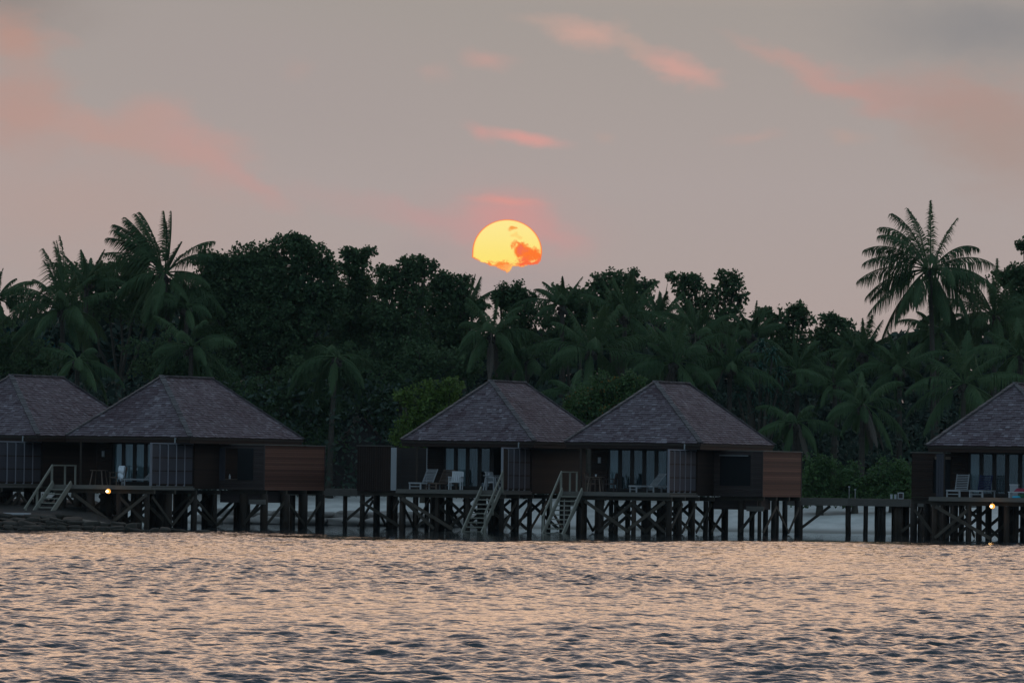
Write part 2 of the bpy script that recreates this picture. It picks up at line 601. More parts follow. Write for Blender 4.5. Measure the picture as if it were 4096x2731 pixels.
def build_sun():
    D = 9000.0
    k = D / F                       # metres per photo pixel at that distance
    rx, ry = 139.7, 131.0
    low = [(-140, 22), (-122, 32), (-103, 45), (-80, 48), (-69, 59), (-52, 56), (-34, 69), (-17, 74), (0, 85), (9, 83), (23, 58), (46, 58), (60, 61),
           (86, 51), (103, 52), (129, 48), (138, 22)]
    out = []
    for i in range(61):             # the clean upper limb, right to left
        a = math.pi * i / 60
        out.append((rx * math.cos(a), -ry * math.sin(a) + 10 * math.sin(a) * 0))
    r2 = random.Random(3)
    for (x0, y0), (x1, y1) in zip(low[:-1], low[1:]):
        for j in range(5):
            f = j / 5
            out.append((x0 + (x1 - x0) * f + r2.uniform(-1.5, 1.5), y0 + (y1 - y0) * f + r2.uniform(-2.2, 2.2)))
    n = len(out)
    rings = [0, .2, .4, .6, .75, .85, .92, .96, .985, 1.0]
    v, e, f = [], [], []
    for side in (1, -1):
        for s in rings:
            for (x, y) in out:
                px, py = x * s, -18 + (y + 18) * s
                h = math.sqrt(max(0.0, 1 - (px / (rx * 1.001)) ** 2 - (py / (ry * 1.001)) ** 2)) * rx if py < 40 else rx * .3
                v.append((px * k, -side * max(h, 2.0) * k * .9, -py * k))
                e.append(s)
    m = len(rings)
    for sd in range(2):
        b = sd * m * n
        for i in range(m - 1):
            for j in range(n):
                q = (b + i * n + j, b + i * n + (j + 1) % n, b + (i + 1) * n + (j + 1) % n, b + (i + 1) * n + j)
                f.append(q if sd else q[::-1])
    for j in range(n):
        f.append(((m - 1) * n + j, (m - 1) * n + (j + 1) % n, (2 * m - 1) * n + (j + 1) % n, (2 * m - 1) * n + j))
    me = bpy.data.meshes.new('sun')
    me.from_pydata(v, [], f)
    a = me.attributes.new('limb', 'FLOAT', 'POINT')
    a.data.foreach_set('value', e)
    mt = bpy.data.materials.new('veiled sun')
    mt.use_nodes = True
    t = mt.node_tree
    t.nodes.clear()
    N.tree = t
    g = t.nodes.new('ShaderNodeTexCoord')
    s = t.nodes.new('ShaderNodeSeparateXYZ')
    t.links.new(g.outputs['Object'], s.inputs[0])
    x, y = N(s.outputs[0]) / k, N(s.outputs[2]) / (-k)
    nn = t.nodes.new('ShaderNodeTexNoise')
    nn.inputs['Scale'].default_value = .075
    nn.inputs['Detail'].default_value = 7
    nn.inputs['Roughness'].default_value = .66
    t.links.new(g.outputs['Object'], nn.inputs['Vector'])
    sc = t.nodes.new('ShaderNodeSeparateColor')
    t.links.new(nn.outputs['Color'], sc.inputs[0])
    n0, n1 = N(sc.outputs[0]) - .5, N(sc.outputs[1]) - .5
    col = mixc(smooth(y, -130, 70), lin(255, 234, 146), lin(255, 229, 116))

    def patch(col, cx, cy, rx_, ry_, c, lo=1.1, hi=.75, amp=60, k_=1.0):
        amp = amp * 1.9
        qx = (x - cx + n0 * amp) / rx_
        qy = (y - cy + n1 * amp) / ry_
        q = N.op('SQRT', qx * qx + qy * qy)
        return mixc(smooth(q, lo, hi) * k_, col, lin(*c))
    OR, PK = (255, 122, 48), (253, 110, 66)
    col = patch(col, -60, 68, 110, 26, (255, 170, 92), 1.2, .5)
    col = patch(col, 18, -93, 17, 12, (250, 150, 62), 1.3, .5, 30, .9)
    col = patch(col, 40, -62, 22, 10, (255, 205, 110), 1.3, .5, 40, .6)
    col = patch(col, 62, -6, 36, 34, OR, 1.3, .62, 60)
    col = patch(col, 104, 24, 42, 36, OR, 1.3, .62, 60)
    col = patch(col, 92, 46, 62, 20, PK, 1.3, .6, 50)
    col = patch(col, 62, -6, 22, 22, (240, 112, 84), 1.1, .4, 60, .8)
    col = patch(col, 106, 30, 13, 10, (255, 190, 110), 1.2, .5, 40)
    col = patch(col, -18, 50, 30, 14, (255, 136, 56), 1.2, .5, 50, .9)
    col = patch(col, -76, 50, 26, 12, (255, 136, 60), 1.2, .5, 50, .9)
    at = t.nodes.new('ShaderNodeAttribute')
    at.attribute_name = 'limb'
    col = mixc(smooth(N(at.outputs['Fac']), .93, 1.0), col, lin(255, 116, 58))
    em = t.nodes.new('ShaderNodeEmission')
    t.links.new(col, em.inputs[0])
    o = t.nodes.new('ShaderNodeOutputMaterial')
    tr = t.nodes.new('ShaderNodeBsdfTransparent')
    mx = t.nodes.new('ShaderNodeMixShader')
    veil = smooth(N(at.outputs['Fac']) + n0 * .12, .92, 1.0) * smooth(y, 12, 44)
    t.links.new(veil.s, mx.inputs[0])
    t.links.new(em.outputs[0], mx.inputs[1])
    t.links.new(tr.outputs[0], mx.inputs[2])
    t.links.new(mx.outputs[0], o.inputs[0])
    me.materials.append(mt)
    ob = bpy.data.objects.new('sun', me)
    COL.objects.link(ob)
    ob.location = P(2028.7, 1009, D)
    tag(ob, 'glowing yellow setting sun with orange cloud streaks, ragged below where cloud hides it', 'sun')


build_sun()

# ------------------------------------------------------------------ bungalows on stilts
DECKZ = 2.05
EAVE = 4.50
RIDGE = 7.55


def boards(mb, p0, ux, length, z0, z1, h=.11, gap=.012, th=.03, nrm=None, holes=()):
    """horizontal boards on a wall from p0 along ux; holes = (a, b, z0, z1) openings"""
    p0, ux = Vector(p0), Vector(ux).normalized()
    nrm = Vector(nrm)
    z = z0
    while z < z1 - .03:
        zt = min(z + h, z1)
        segs = [(0.0, length)]
        for (a, b, ha, hb) in holes:
            if ha < (z + zt) / 2 < hb:
                ns = []
                for (s, e) in segs:
                    if a > s:
                        ns.append((s, min(a, e)))
                    if b < e:
                        ns.append((max(b, s), e))
                segs = [q for q in ns if q[1] - q[0] > .02]
        for (s, e) in segs:
            t = random.random()
            o = random.uniform(0, .008)
            a, b = p0 + ux * s, p0 + ux * e
            i, k = nrm * 0, nrm * (th + o)
            zz, zq = z, zt - gap
            mb.hexa([(a + i) + Vector((0, 0, zz)), (b + i) + Vector((0, 0, zz)), (b + k) + Vector((0, 0, zz)), (a + k) + Vector((0, 0, zz)),
                     (a + i) + Vector((0, 0, zq)), (b + i) + Vector((0, 0, zq)), (b + k) + Vector((0, 0, zq)), (a + k) + Vector((0, 0, zq))], t)
        z += h


def shingle_face(mb, bl, br, tr, tl, rnd):
    bl, br, tr, tl = map(Vector, (bl, br, tr, tl))
    ex = (br - bl).normalized()
    up = (tl + tr) / 2 - (bl + br) / 2
    up = (up - ex * up.dot(ex))
    H = up.length
    ey = up.normalized()
    nrm = ex.cross(ey).normalized()
    c = lambda p: ((p - bl).dot(ex), (p - bl).dot(ey))
    xl, xr = c(tl)[0], c(tr)[0]
    Wd = (br - bl).length
    n = int(H / .165)
    patch = [(rnd.uniform(0, Wd), rnd.uniform(0, H), rnd.uniform(.5, 1.6), rnd.uniform(-.35, .35)) for _ in range(9)]
    for i in range(n):
        y0, y1 = H * i / n, min(H, H * (i + 1.35) / n)
        L0, R0 = xl * y0 / H, Wd + (xr - Wd) * y0 / H
        L1, R1 = xl * y1 / H, Wd + (xr - Wd) * y1 / H
        x = L0 - rnd.uniform(0, .2)
        while x < R0:
            w = rnd.uniform(.13, .30)
            a0, b0 = max(x, L0), min(x + w - .008, R0)
            a1, b1 = max(x, L1), min(x + w - .008, R1)
            x += w
            if b0 - a0 < .02:
                continue
            if b1 < a1:
                a1 = b1 = min(max((a0 + b0) / 2, L1), R1)
            dz = rnd.choice((.034, .040, .046, .056))
            sk = rnd.uniform(-.014, .022)
            q = lambda u, v, h: bl + ex * u + ey * v + nrm * h
            t = rnd.gauss(.30, .13) + sum(k * max(0, 1 - math.hypot(x - px, y0 - py) / pr) for px, py, pr, k in patch)
            if rnd.random() < .08:
                t += .4
            t = min(1, max(0, t))
            mb.poly([q(a0, y0 - sk, dz), q(b0, y0 - sk, dz), q(b1, y1, .006), q(a1, y1, .006)], t)
            mb.poly([q(a0, y0 - sk, .0), q(b0, y0 - sk, .0), q(b0, y0 - sk, dz), q(a0, y0 - sk, dz)], t * .2)


def cap_line(mb, a, b, rnd, w=.26):
    a, b = Vector(a), Vector(b)
    n = int((b - a).length / .26)
    d = (b - a) / n
    for i in range(n):
        p, q = a + d * i, a + d * (i + 1.25)
        lift = Vector((0, 0, .05 + rnd.uniform(0, .02)))
        mb.beam(p + lift, q + lift - Vector((0, 0, .025)), w + rnd.uniform(-.02, .03), .05, min(1, max(0, rnd.gauss(.45, .2))))


def bungalow(U, D, alpha, kind, label, seed, curtains, lwing=2.5, window=True, pile_low=-1.0, screen_first_brown=False, side_panels=False, stairs_on=True, pile_k=1.0):
    """kind 'R': bath wing at the right; 'L': at the left. Local frame: front eave on y = 0, roof 7.1 x 12.6 m."""
    rnd = random.Random(seed)
    random.seed(seed)
    a = R(alpha)
    fc = P(U, 1760, D)
    # root below the middle of the roof
    ox, oy = -3.55, 6.3
    rx = fc.x + ox * math.cos(a) + oy * math.sin(a)
    ry = fc.y - ox * math.sin(a) + oy * math.cos(a)
    root = empty('bungalow', (rx, ry, 0), -a, label=label, cat='bungalow', group='shingle roofed bungalows on stilts over the water')
    Y = lambda y: y - 6.3
    sg = 1 if kind == 'R' else -1

    # roof
    A, B, C, E = (-3.55, Y(0)), (3.55, Y(0)), (3.55, Y(12.6)), (-3.55, Y(12.6))
    r0, r1 = (0, Y(3.55), RIDGE), (0, Y(9.05), RIDGE)
    p = [(*q, EAVE) for q in (A, B, C, E)]
    slab = MB()
    t_ = .10
    lo = [(x, y, EAVE - t_) for x, y in (A, B, C, E)]
    slab.v = p + [r0, r1] + lo
    slab.f = [(0, 1, 4), (1, 2, 5, 4), (2, 3, 5), (3, 0, 4, 5), (7, 6, 9, 8), (0, 6, 7, 1), (1, 7, 8, 2), (2, 8, 9, 3), (3, 9, 6, 0)]
    slab.t = [.3] * 9
    for k, q in enumerate(slab.v):      # slab just under the shingles
        slab.v[k] = (q[0] * .997, q[1] * .997, q[2] - .03)
    roof = slab.build('roof', M['soffit'], root)
    sh = MB()
    shingle_face(sh, p[0], p[1], r0, r0, rnd)
    shingle_face(sh, p[1], p[2], r1, r0, rnd)
    shingle_face(sh, p[3], p[0], r0, r1, rnd)
    shingle_face(sh, p[2], p[3], r1, r1, rnd)
    sh.build('shingles', M['shingle'], roof)
    cp = MB()
    for q, r in ((p[0], r0), (p[1], r0), (p[2], r1), (p[3], r1), (r0, r1)):
        cap_line(cp, q, r, rnd)
    cp.build('ridge_cap', M['cap'], roof)
    fa = MB()
    e = 3.50
    fa.box(-e, e, Y(.05), Y(.10), EAVE - .30, EAVE - .132)
    fa.box(e - .05, e, Y(.10), Y(12.5), EAVE - .30, EAVE - .132)
    fa.box(-e, -e + .05, Y(.10), Y(12.5), EAVE - .30, EAVE - .132)
    fa.build('fascia', M['wall'], roof)

    # deck: boards on beams
    dk = MB()
    x = -2.78
    while x < 2.75:
        dk.box(x, x + .132, Y(-2.7), Y(1.9), DECKZ - .045, DECKZ)
        x += .142
    deck = dk.build('deck', M['deck'], root)
    ed = MB()
    ed.box(-2.82, 2.82, Y(-2.76), Y(-2.705), DECKZ - .20, DECKZ + .004)
    ed.box(2.79, 2.845, Y(-2.70), Y(1.86), DECKZ - .20, DECKZ - .06)
    ed.box(-2.845, -2.79, Y(-2.70), Y(1.86), DECKZ - .20, DECKZ - .06)
    ed.build('deck_edge', M['deck'], deck)
    fl = MB()
    fl.box(-2.75, 2.75, Y(1.92), Y(11), DECKZ - .15, DECKZ + .02)
    fl.build('floor_slab', M['soffit'], root)

    # walls
    wl = MB()
    gl0, gl1, gz0, gz1 = -1.90, 1.90, DECKZ + .05, 4.22
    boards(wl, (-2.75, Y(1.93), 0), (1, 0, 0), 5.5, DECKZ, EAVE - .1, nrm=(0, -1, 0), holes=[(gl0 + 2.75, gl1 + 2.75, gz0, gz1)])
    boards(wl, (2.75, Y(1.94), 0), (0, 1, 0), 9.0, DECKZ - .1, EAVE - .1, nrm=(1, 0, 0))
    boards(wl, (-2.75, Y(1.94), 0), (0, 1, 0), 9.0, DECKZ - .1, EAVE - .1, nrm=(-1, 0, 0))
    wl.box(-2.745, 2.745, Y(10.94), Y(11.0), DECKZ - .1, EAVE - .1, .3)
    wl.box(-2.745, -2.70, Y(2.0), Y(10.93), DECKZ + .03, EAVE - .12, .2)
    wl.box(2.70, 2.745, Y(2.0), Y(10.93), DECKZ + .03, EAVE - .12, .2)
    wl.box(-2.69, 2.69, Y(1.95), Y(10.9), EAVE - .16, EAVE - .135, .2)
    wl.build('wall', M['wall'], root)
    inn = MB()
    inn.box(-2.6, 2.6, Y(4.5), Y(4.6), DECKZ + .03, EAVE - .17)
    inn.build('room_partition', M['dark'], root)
    # glazed doors, six leaves
    for k in range(6):
        xa = gl0 + k * (gl1 - gl0) / 6
        xb = xa + (gl1 - gl0) / 6
        fr = MB()
        st = .105
        y0, y1 = Y(1.95), Y(2.0)
        fr.box(xa + .004, xa + st, y0, y1, gz0, gz1)
        fr.box(xb - st, xb - .004, y0, y1, gz0, gz1)
        fr.box(xa + st, xb - st, y0, y1, gz0, gz0 + .14)
        fr.box(xa + st, xb - st, y0, y1, gz1 - .10, gz1)
        w = fr.build('glazed_door', M['frame'], root)
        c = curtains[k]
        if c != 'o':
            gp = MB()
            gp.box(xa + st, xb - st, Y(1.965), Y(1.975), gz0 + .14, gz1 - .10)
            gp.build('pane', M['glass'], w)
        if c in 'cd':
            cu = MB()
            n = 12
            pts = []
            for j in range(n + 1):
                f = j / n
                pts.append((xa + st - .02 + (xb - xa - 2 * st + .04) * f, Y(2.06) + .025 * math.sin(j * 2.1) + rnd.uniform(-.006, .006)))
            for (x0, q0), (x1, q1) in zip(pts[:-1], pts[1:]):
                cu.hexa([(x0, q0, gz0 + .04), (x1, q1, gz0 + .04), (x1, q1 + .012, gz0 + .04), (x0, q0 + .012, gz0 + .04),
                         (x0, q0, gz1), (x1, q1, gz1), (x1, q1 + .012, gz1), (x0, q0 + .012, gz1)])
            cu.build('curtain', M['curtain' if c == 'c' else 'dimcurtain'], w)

    # privacy screen along the right edge of the deck
    sc = MB()
    s0, s1, zt = -2.62, 1.86, 4.12
    nb = 5
    xs = 2.72
    sc.box(xs - .05, xs + .05, Y(s0 - .05), Y(s0 + .05), DECKZ, zt + .02)
    for k in range(1, nb):
        y = s0 + (s1 - s0) * k / nb
        sc.box(xs - .035, xs + .035, Y(y - .035), Y(y + .035), DECKZ, zt)
    sc.box(xs - .045, xs + .045, Y(s0 - .05), Y(s1), zt + .022, zt + .075)
    screen = sc.build('privacy_screen', M['screenpost'], root)
    for k in range(nb):
        ya, yb = s0 + (s1 - s0) * k / nb + .052, s0 + (s1 - s0) * (k + 1) / nb - .038
        pn = MB()
        brown = screen_first_brown and k == 0
        for (za, zb) in ((DECKZ + .12, DECKZ + .72), (DECKZ + .78, DECKZ + 1.38), (DECKZ + 1.44, zt - .02)):
            pn.box(xs - .012, xs + .012, Y(ya), Y(yb), za, zb)
        pn.build('screen_panel', M['wall' if brown else 'screen'], screen)
    rl = MB()
    for z in (DECKZ + .09, DECKZ + .75, DECKZ + 1.41):
        rl.box(xs - .022, xs + .022, Y(s0 + .052), Y(s1), z - .028, z + .028)
    rl.build('screen_rail', M['wall'], screen)
    stt = MB()
    stt.tube([(xs + .02, Y(-.12), zt + .08), (xs + .02, Y(-.12), EAVE - .05), (xs + .02, Y(.12), EAVE - .12)], .035)
    stt.build('downpipe', M['metal'], root)
    po = MB()
    for x in (-2.72,):
        po.box(x - .05, x + .05, Y(.1), Y(.2), DECKZ, EAVE - .3)
    po.build('veranda_post', M['soffit'], root)

    # stairs down from the deck front
    sx0, sx1 = (-2.75, -1.66) if kind == 'R' else (1.66, 2.75)
    run, top = 2.75, DECKZ - .02
    if stairs_on:
        stair = MB()
        zb = -.45
        drop = top - zb
        rr = run * drop / top
        for x in (sx0 + .03, sx1 - .03):
            stair.beam((x, Y(-2.74), top + .10), (x, Y(-2.74 - rr), zb + .10), .06, .27, rnd.uniform(.5, 1))
        stairs = stair.build('stairs', M['stair'], root)
        nt = 11
        for k in range(1, nt + 1):
            f = k / nt
            tr = MB()
            yy_ = -2.74 - rr * f
            tr.box(sx0 + .062, sx1 - .062, Y(yy_ - .14), Y(yy_ + .14), top - drop * f - .03, top - drop * f + .03, rnd.uniform(0, .3) if top - drop * f < .5 else rnd.uniform(.6, 1))
            tr.build('tread', M['stair'], stairs)
        hx = sx0 - .04 if kind == 'R' else sx1 + .04
        hr = MB()
        f1 = .84
        hr.beam((hx, Y(-2.70), top + .98), (hx, Y(-2.74 - rr * f1), top - drop * f1 + .85), .05, .13, .8)
        hr.build('handrail', M['stair'], stairs)
        for f in (.0, .45, .80):
            ps = MB()
            ps.box(hx - .045, hx + .045, Y(-2.76 - rr * f - .05), Y(-2.76 - rr * f + .05), top - drop * f - .1, top - drop * f + .88)
            ps.build('rail_post', M['stair'], stairs)
    if kind == 'R':
        rail = MB()
        rail.beam((-2.76, Y(-2.62), DECKZ + .96), (-2.76, Y(-.30), DECKZ + .96), .08, .06, .4)
        ra = rail.build('deck_rail', M['stair'], root)
        for y in (-1.45, -.36):
            ps = MB()
            ps.box(-2.80, -2.72, Y(y - .04), Y(y + .04), DECKZ, DECKZ + .928)
            ps.build('rail_post', M['stair'], ra)

    # bath wing
    x0, x1 = (2.79, 5.3) if kind == 'R' else (-2.79 - lwing, -2.79)
    y0, y1, z0, z1 = 4.7, 11.5, 1.90, 4.16
    wing = MB()
    if kind == 'R':
        holes = [(.30, 1.92, 2.42, 3.98)] if window else []
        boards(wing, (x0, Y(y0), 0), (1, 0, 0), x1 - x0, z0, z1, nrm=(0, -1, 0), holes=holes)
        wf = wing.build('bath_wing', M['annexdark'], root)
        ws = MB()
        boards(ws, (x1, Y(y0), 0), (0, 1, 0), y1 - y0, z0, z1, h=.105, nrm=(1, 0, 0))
        ws.build('side_wall', M['annex'], wf)  # side boards lighter and warmer than the front: their light is in the colour
        bk = MB()
        bk.box(x0 + .01, x1 - .01, Y(y1 - .06), Y(y1), z0, z1)
        bk.box(x0 + .01, x1 - .01, Y(y0 + .01), Y(y1 - .07), z0, z0 + .1)
        bk.box(x1 - .06, x1 - .004, Y(y0 + .01), Y(y1 - .07), z0 + .11, z1 - .01)
        bk.build('back_wall', M['wall'], wf)
        cpg = MB()
        cpg.box(x0, x1 + .09, Y(y0 - .09), Y(y0 + .05), z1 + .003, z1 + .045)
        cpg.box(x1 - .06, x1 + .09, Y(y0 + .052), Y(y1 + .04), z1 + .003, z1 + .045)
        cpg.build('coping', M['deck'], wf)
        cn = MB()
        cn.box(x1 - .01, x1 + .06, Y(y0 - .06), Y(y0 - .003), z0, z1)
        cn.build('corner_post', M['annexdark'], wf)
        cn = MB()
        cn.box(x1 + .003, x1 + .06, Y(y1 - .05), Y(y1 + .03), z0, z1)
        cn.build('corner_post', M['annexdark'], wf)
        sh_ = MB()
        if window == 'closed':
            sh_.box(x0 + .3, x0 + 1.92, Y(y0 + .04), Y(y0 + .09), 2.42, 3.98)
            sh_.build('window_shutter', M['dark'], wf)  # near black panel added to give the open window its darkness
            br_ = MB()
            br_.box(x0 + .30, x0 + 1.80, Y(y0 - .10), Y(y0 - .05), 3.92, 3.96)
            br_.build('shutter_rail', M['metal'], wf)
        else:
            sh_.box(x0 + .02, x0 + .34, Y(y0 - .09), Y(y0 - .05), 2.36, 4.02)
            sh_.build('window_shutter', M['screen'], wf)
            sh_ = MB()
            sh_.box(x0 + 1.05, x0 + 1.92, Y(y0 - .09), Y(y0 - .05), 2.40, 4.0)
            sh_.build('window_shutter', M['dark'], wf)
            br_ = MB()
            br_.box(x0 + .34, x0 + 1.06, Y(y0 - .06), Y(y0 + .25), 2.40, 2.44)
            br_.build('window_sill', M['brownwood'], wf)
        # tray of services slung below
        tb = MB()
        boards(tb, (x0 - .1, Y(y0 + .3), 0), (1, 0, 0), 2.3, 1.25, 1.86, nrm=(0, -1, 0))
        tb.box(x0 - .09, x0 + 2.19, Y(y0 + .31), Y(y0 + 2.6), 1.26, 1.85, .1)
        tb.build('service_box', M['annexdark'], wf)
        tb = MB()
        tb.box(x1 - .75, x1 + .15, Y(y0 - .15), Y(y0 - .05), 1.18, 1.42)
        tb.build('cross_plank', M['deck'], wf)
    else:
        wd = x1 - x0
        holes = [] if side_panels else [(wd * .42, wd - .02, 2.2, 3.9)]
        if side_panels:
            wa = wd * .385
            b_ = MB()
            x = x0
            while x < x0 + wa - .02:
                b_.box(x, min(x + .12, x0 + wa) - .008, Y(y0 - .03 - rnd.uniform(0, .008)), Y(y0), z0, z1 + .04)
                x += .12
            wf = b_.build('bath_wing', M['wall'], root)
            for (fa_, fb_, nm, mk) in ((.388, .452, 'pale_strip', 'pale'), (.795, .90, 'pale_strip', 'pale')):
                q = MB()
                q.box(x0 + wd * fa_, x0 + wd * fb_, Y(y0 - .05), Y(y0), z0 + .06, z1 - .02)
                q.build(nm, M[mk], wf)
            q = MB()
            boards(q, (x0 + wd * .455, Y(y0), 0), (1, 0, 0), wd * .337, z0, z1, h=.07, gap=.02, nrm=(0, -1, 0))
            q.build('louvre_panel', M['frame'], wf)
            q = MB()
            boards(q, (x0 + wd * .903, Y(y0), 0), (1, 0, 0), wd * .095, z0, z1, h=.07, gap=.02, nrm=(0, -1, 0))
            q.build('louvre_panel', M['annexdark'], wf)
            q = MB()
            q.tube([(x0 + wd * .955, Y(y0 - .08), z0), (x0 + wd * .955, Y(y0 - .08), z1)], .03)
            q.build('drain_pipe', M['metal'], wf)
        else:
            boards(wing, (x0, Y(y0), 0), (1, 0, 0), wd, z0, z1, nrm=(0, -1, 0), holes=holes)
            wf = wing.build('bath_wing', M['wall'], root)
            q = MB()
            q.box(x0 + wd * .42, x1 - .02, Y(y0 + .05), Y(y0 + .1), 2.2, 3.9)
            q.build('window_shutter', M['dark'], wf)  # near black sheet stands in for the dark inside of the doorway
            q = MB()
            q.box(x0 + wd * .46, x1, Y(y0 - .09), Y(y0 - .045), 3.86, 4.0)
            q.build('shutter_rail', M['brownwood'], wf)
            q = MB()
            for k in range(3):
                q.box(-2.95 + k * .12, -2.845 + k * .12, Y(-.55), Y(-.50), DECKZ + .01, 4.1)
            pq = q.build('screen_board', M['screen'], wf)
        q = MB()
        q.box(x0 + .004, x1, Y(y1 - .06), Y(y1), z0, z1)
        q.box(x0 + .004, x1, Y(y0 + .12), Y(y1 - .07), z0, z0 + .1)
        q.box(x0 + .004, x0 + .06, Y(y0 + .004), Y(y1 - .07), z0 + .11, z1)
        q.build('back_wall', M['wall'], wf)
        q = MB()
        if side_panels:
            q.box(x0 - .04, x0 + wd * .39, Y(y0 - .09), Y(y0 + .05), z1 + .043, z1 + .085)
        else:
            q.box(x0 - .06, x1, Y(y0 - .09), Y(y0 + .05), z1 + .003, z1 + .045)
        q.build('coping', M['deck'], wf)

    # piles, beams and braces under everything
    rows = [-2.4, -.2, 2.1, 4.7, 7.4, 10.4]
    cols = [-2.55, -.85, .85, 2.55]
    spots = [(x + rnd.uniform(-.12, .12), y + rnd.uniform(-.15, .15), DECKZ - .40) for y in rows for x in cols]
    wx = [(x0 + x1) / 2 + .1 * sg, x1 - .15 if kind == 'R' else x0 + .15]
    spots += [(x + rnd.uniform(-.1, .1), y, z0 - .2) for y in (4.95, 7.2, 9.4, 11.3) for x in wx]
    for (x, y, zt_) in spots:
        q = MB()
        r = (rnd.choice((.10, .12, .135, .16)) if y < 6 else rnd.choice((.12, .14, .18))) * pile_k
        q.tube([(x + rnd.uniform(-.05, .05), Y(y), pile_low), (x, Y(y), .6), (x, Y(y), zt_)], r, 10, min(1, max(0, rnd.gauss(.62 if y < 0 else .25, .3))))
        q.build('pile', M['pile'], root, smooth=True)
    for y in rows:
        q = MB()
        q.box(-2.84, 2.84, Y(y - .08), Y(y + .08), DECKZ - .398, DECKZ - .206)
        q.build('beam', M['brace'], root)
    for y in (4.95, 7.2, 9.4, 11.3):
        q = MB()
        q.box(min(wx) - 1.0 if kind == 'R' else min(wx) - .2, max(wx) + .2 if kind == 'R' else -2.9, Y(y - .07), Y(y + .07), z0 - .198, z0 - .004)
        q.build('beam', M['brace'], root)
    br = []
    for y, dyy in ((-2.55, -.02), (-.35, 0), (2.0, 0), (4.5, 0), (7.2, 0)):
        for i in range(3):
            if y == -2.55 and i == (0 if kind == 'R' else 2):
                continue
            if rnd.random() < .86:
                up = rnd.random() < .5
                xa, xb = cols[i], cols[i + 1]
                br.append(((xa, y, 1.55 if up else .1), (xb, y, .1 if up else 1.55)))
    for x in (-2.7, 2.7):
        for i in range(4):
            up = rnd.random() < .5
            br.append(((x, rows[i], 1.5 if up else .1), (x, rows[i + 1], .1 if up else 1.5)))
    for i, (ya, yb) in enumerate(((4.95, 7.2), (7.2, 9.4), (9.4, 11.3))):
        x = wx[1] + .17 * sg
        br.append(((x, ya, 1.4 if i % 2 else .1), (x, yb, .1 if i % 2 else 1.4)))
    br.append(((wx[0], 4.78, .15), (wx[1], 4.78, 1.4)))
    for (pa, pb) in br:
        q = MB()
        q.beam((pa[0], Y(pa[1]), pa[2]), (pb[0], Y(pb[1]), pb[2]), .05, .15, rnd.random())
        q.build('brace', M['brace'], root)
    # long pale front braces seen below the deck edge
    q = MB()
    if kind == 'R':
        q.beam((-1.55, Y(-2.75), 1.6), (.75, Y(-2.75), .1), .06, .16, .8)
        q.build('brace', M['brace'], root)
        q = MB()
        q.beam((.75, Y(-2.82), .25), (2.6, Y(-2.82), 1.6), .06, .16, .9)
    else:
        q.beam((-2.5, Y(-2.75), 1.6), (.2, Y(-2.75), .1), .06, .16, .8)
    q.build('brace', M['brace'], root)
    return root


def local(root, x, y, z):
    """point of a bungalow's own frame (front eave y = 0) in the world"""
    a = root.rotation_euler.z
    yy_ = y - 6.3
    return Vector((root.location.x + x * math.cos(a) - yy_ * math.sin(a), root.location.y + x * math.sin(a) + yy_ * math.cos(a), z))


B1 = bungalow(152, 379, 24.9, 'L', 'stilt bungalow cut by the left picture edge, behind the stone groyne', 11, 'cdccdc')
B2 = bungalow(762, 375.5, 25.1, 'R', 'stilt bungalow with a white towel on a deck chair and broad bath wing', 12, 'cccccd', window='open', pile_k=1.35)
B3 = bungalow(2139, 376, 18.2, 'L', 'middle stilt bungalow straight below the sun, two pale strips on its left wing', 13, 'ccdnoc', lwing=4.7, side_panels=True, screen_first_brown=True)
B4 = bungalow(2804, 371, 18.7, 'R', 'stilt bungalow with a closed dark shutter in its red brown bath wing', 14, 'cddddd', window='closed')
B5 = bungalow(4289, 359, 15.3, 'L', 'stilt bungalow at the right picture edge, only its left half in view', 15, 'cddddd', stairs_on=False)

# ------------------------------------------------------------------ jetty behind the bungalows
random.seed(21)
rj = random.Random(21)


def jetty(x0, x1, z, label, dense=()):
    Yj = lambda x: 389.6 - .27 * x
    root = empty('jetty', ((x0 + x1) / 2, Yj((x0 + x1) / 2), 0), label=label, cat='jetty', group='timber walkway between the bungalows')
    o = root.location
    L = lambda x, dy, zz: Vector((x - o.x, Yj(x) + dy - o.y, zz))
    q = MB()
    x = x0
    while x < x1:
        q.hexa([L(x, -.9, z - .05), L(x + .13, -.9, z - .05), L(x + .13, .9, z - .05), L(x, .9, z - .05),
                L(x, -.9, z), L(x + .13, -.9, z), L(x + .13, .9, z), L(x, .9, z)])
        x += .142
    q.build('walkway', M['deck'], root)
    for dy in (-.93, .93):
        q = MB()
        xa = x0
        while xa < x1:
            xb = min(xa + 3.1, x1)
            q.beam(L(xa, dy, z - .21), L(xb - .02, dy, z - .21), .06, .34)
            xa = xb
        q.build('edge_beam', M['deck'], root)
    xs = list(np.arange(x0 + .6, x1, 2.6))
    for x in xs + list(dense):
        for dy in (-.7, .7):
            q = MB()
            xx = x + rj.uniform(-.15, .15)
            q.tube([L(xx + rj.uniform(-.06, .06), dy, -1.2), L(xx, dy, .5), L(xx, dy, z - .38)], rj.choice((.095, .115, .14)), 10, min(1, max(0, rj.gauss(.3, .25))))
            q.build('pile', M['pile'], root, smooth=True)
    for x in xs[:-1:2]:
        q = MB()
        q.beam(L(x, -.75, .2), L(x + 1.6, -.75, z - .4), .05, .14)
        q.build('brace', M['brace'], root)
    return root


jetty(-14.5, -.5, 2.0, 'grey timber jetty passing behind the gap left of the middle bungalows')
jetty(14.2, 24.0, 1.86, 'grey timber jetty right of the brown bath wing, above the open beach', dense=(18.3, 18.75, 19.1, 19.6, 20.0, 20.45, 21.0, 21.5, 22.1))

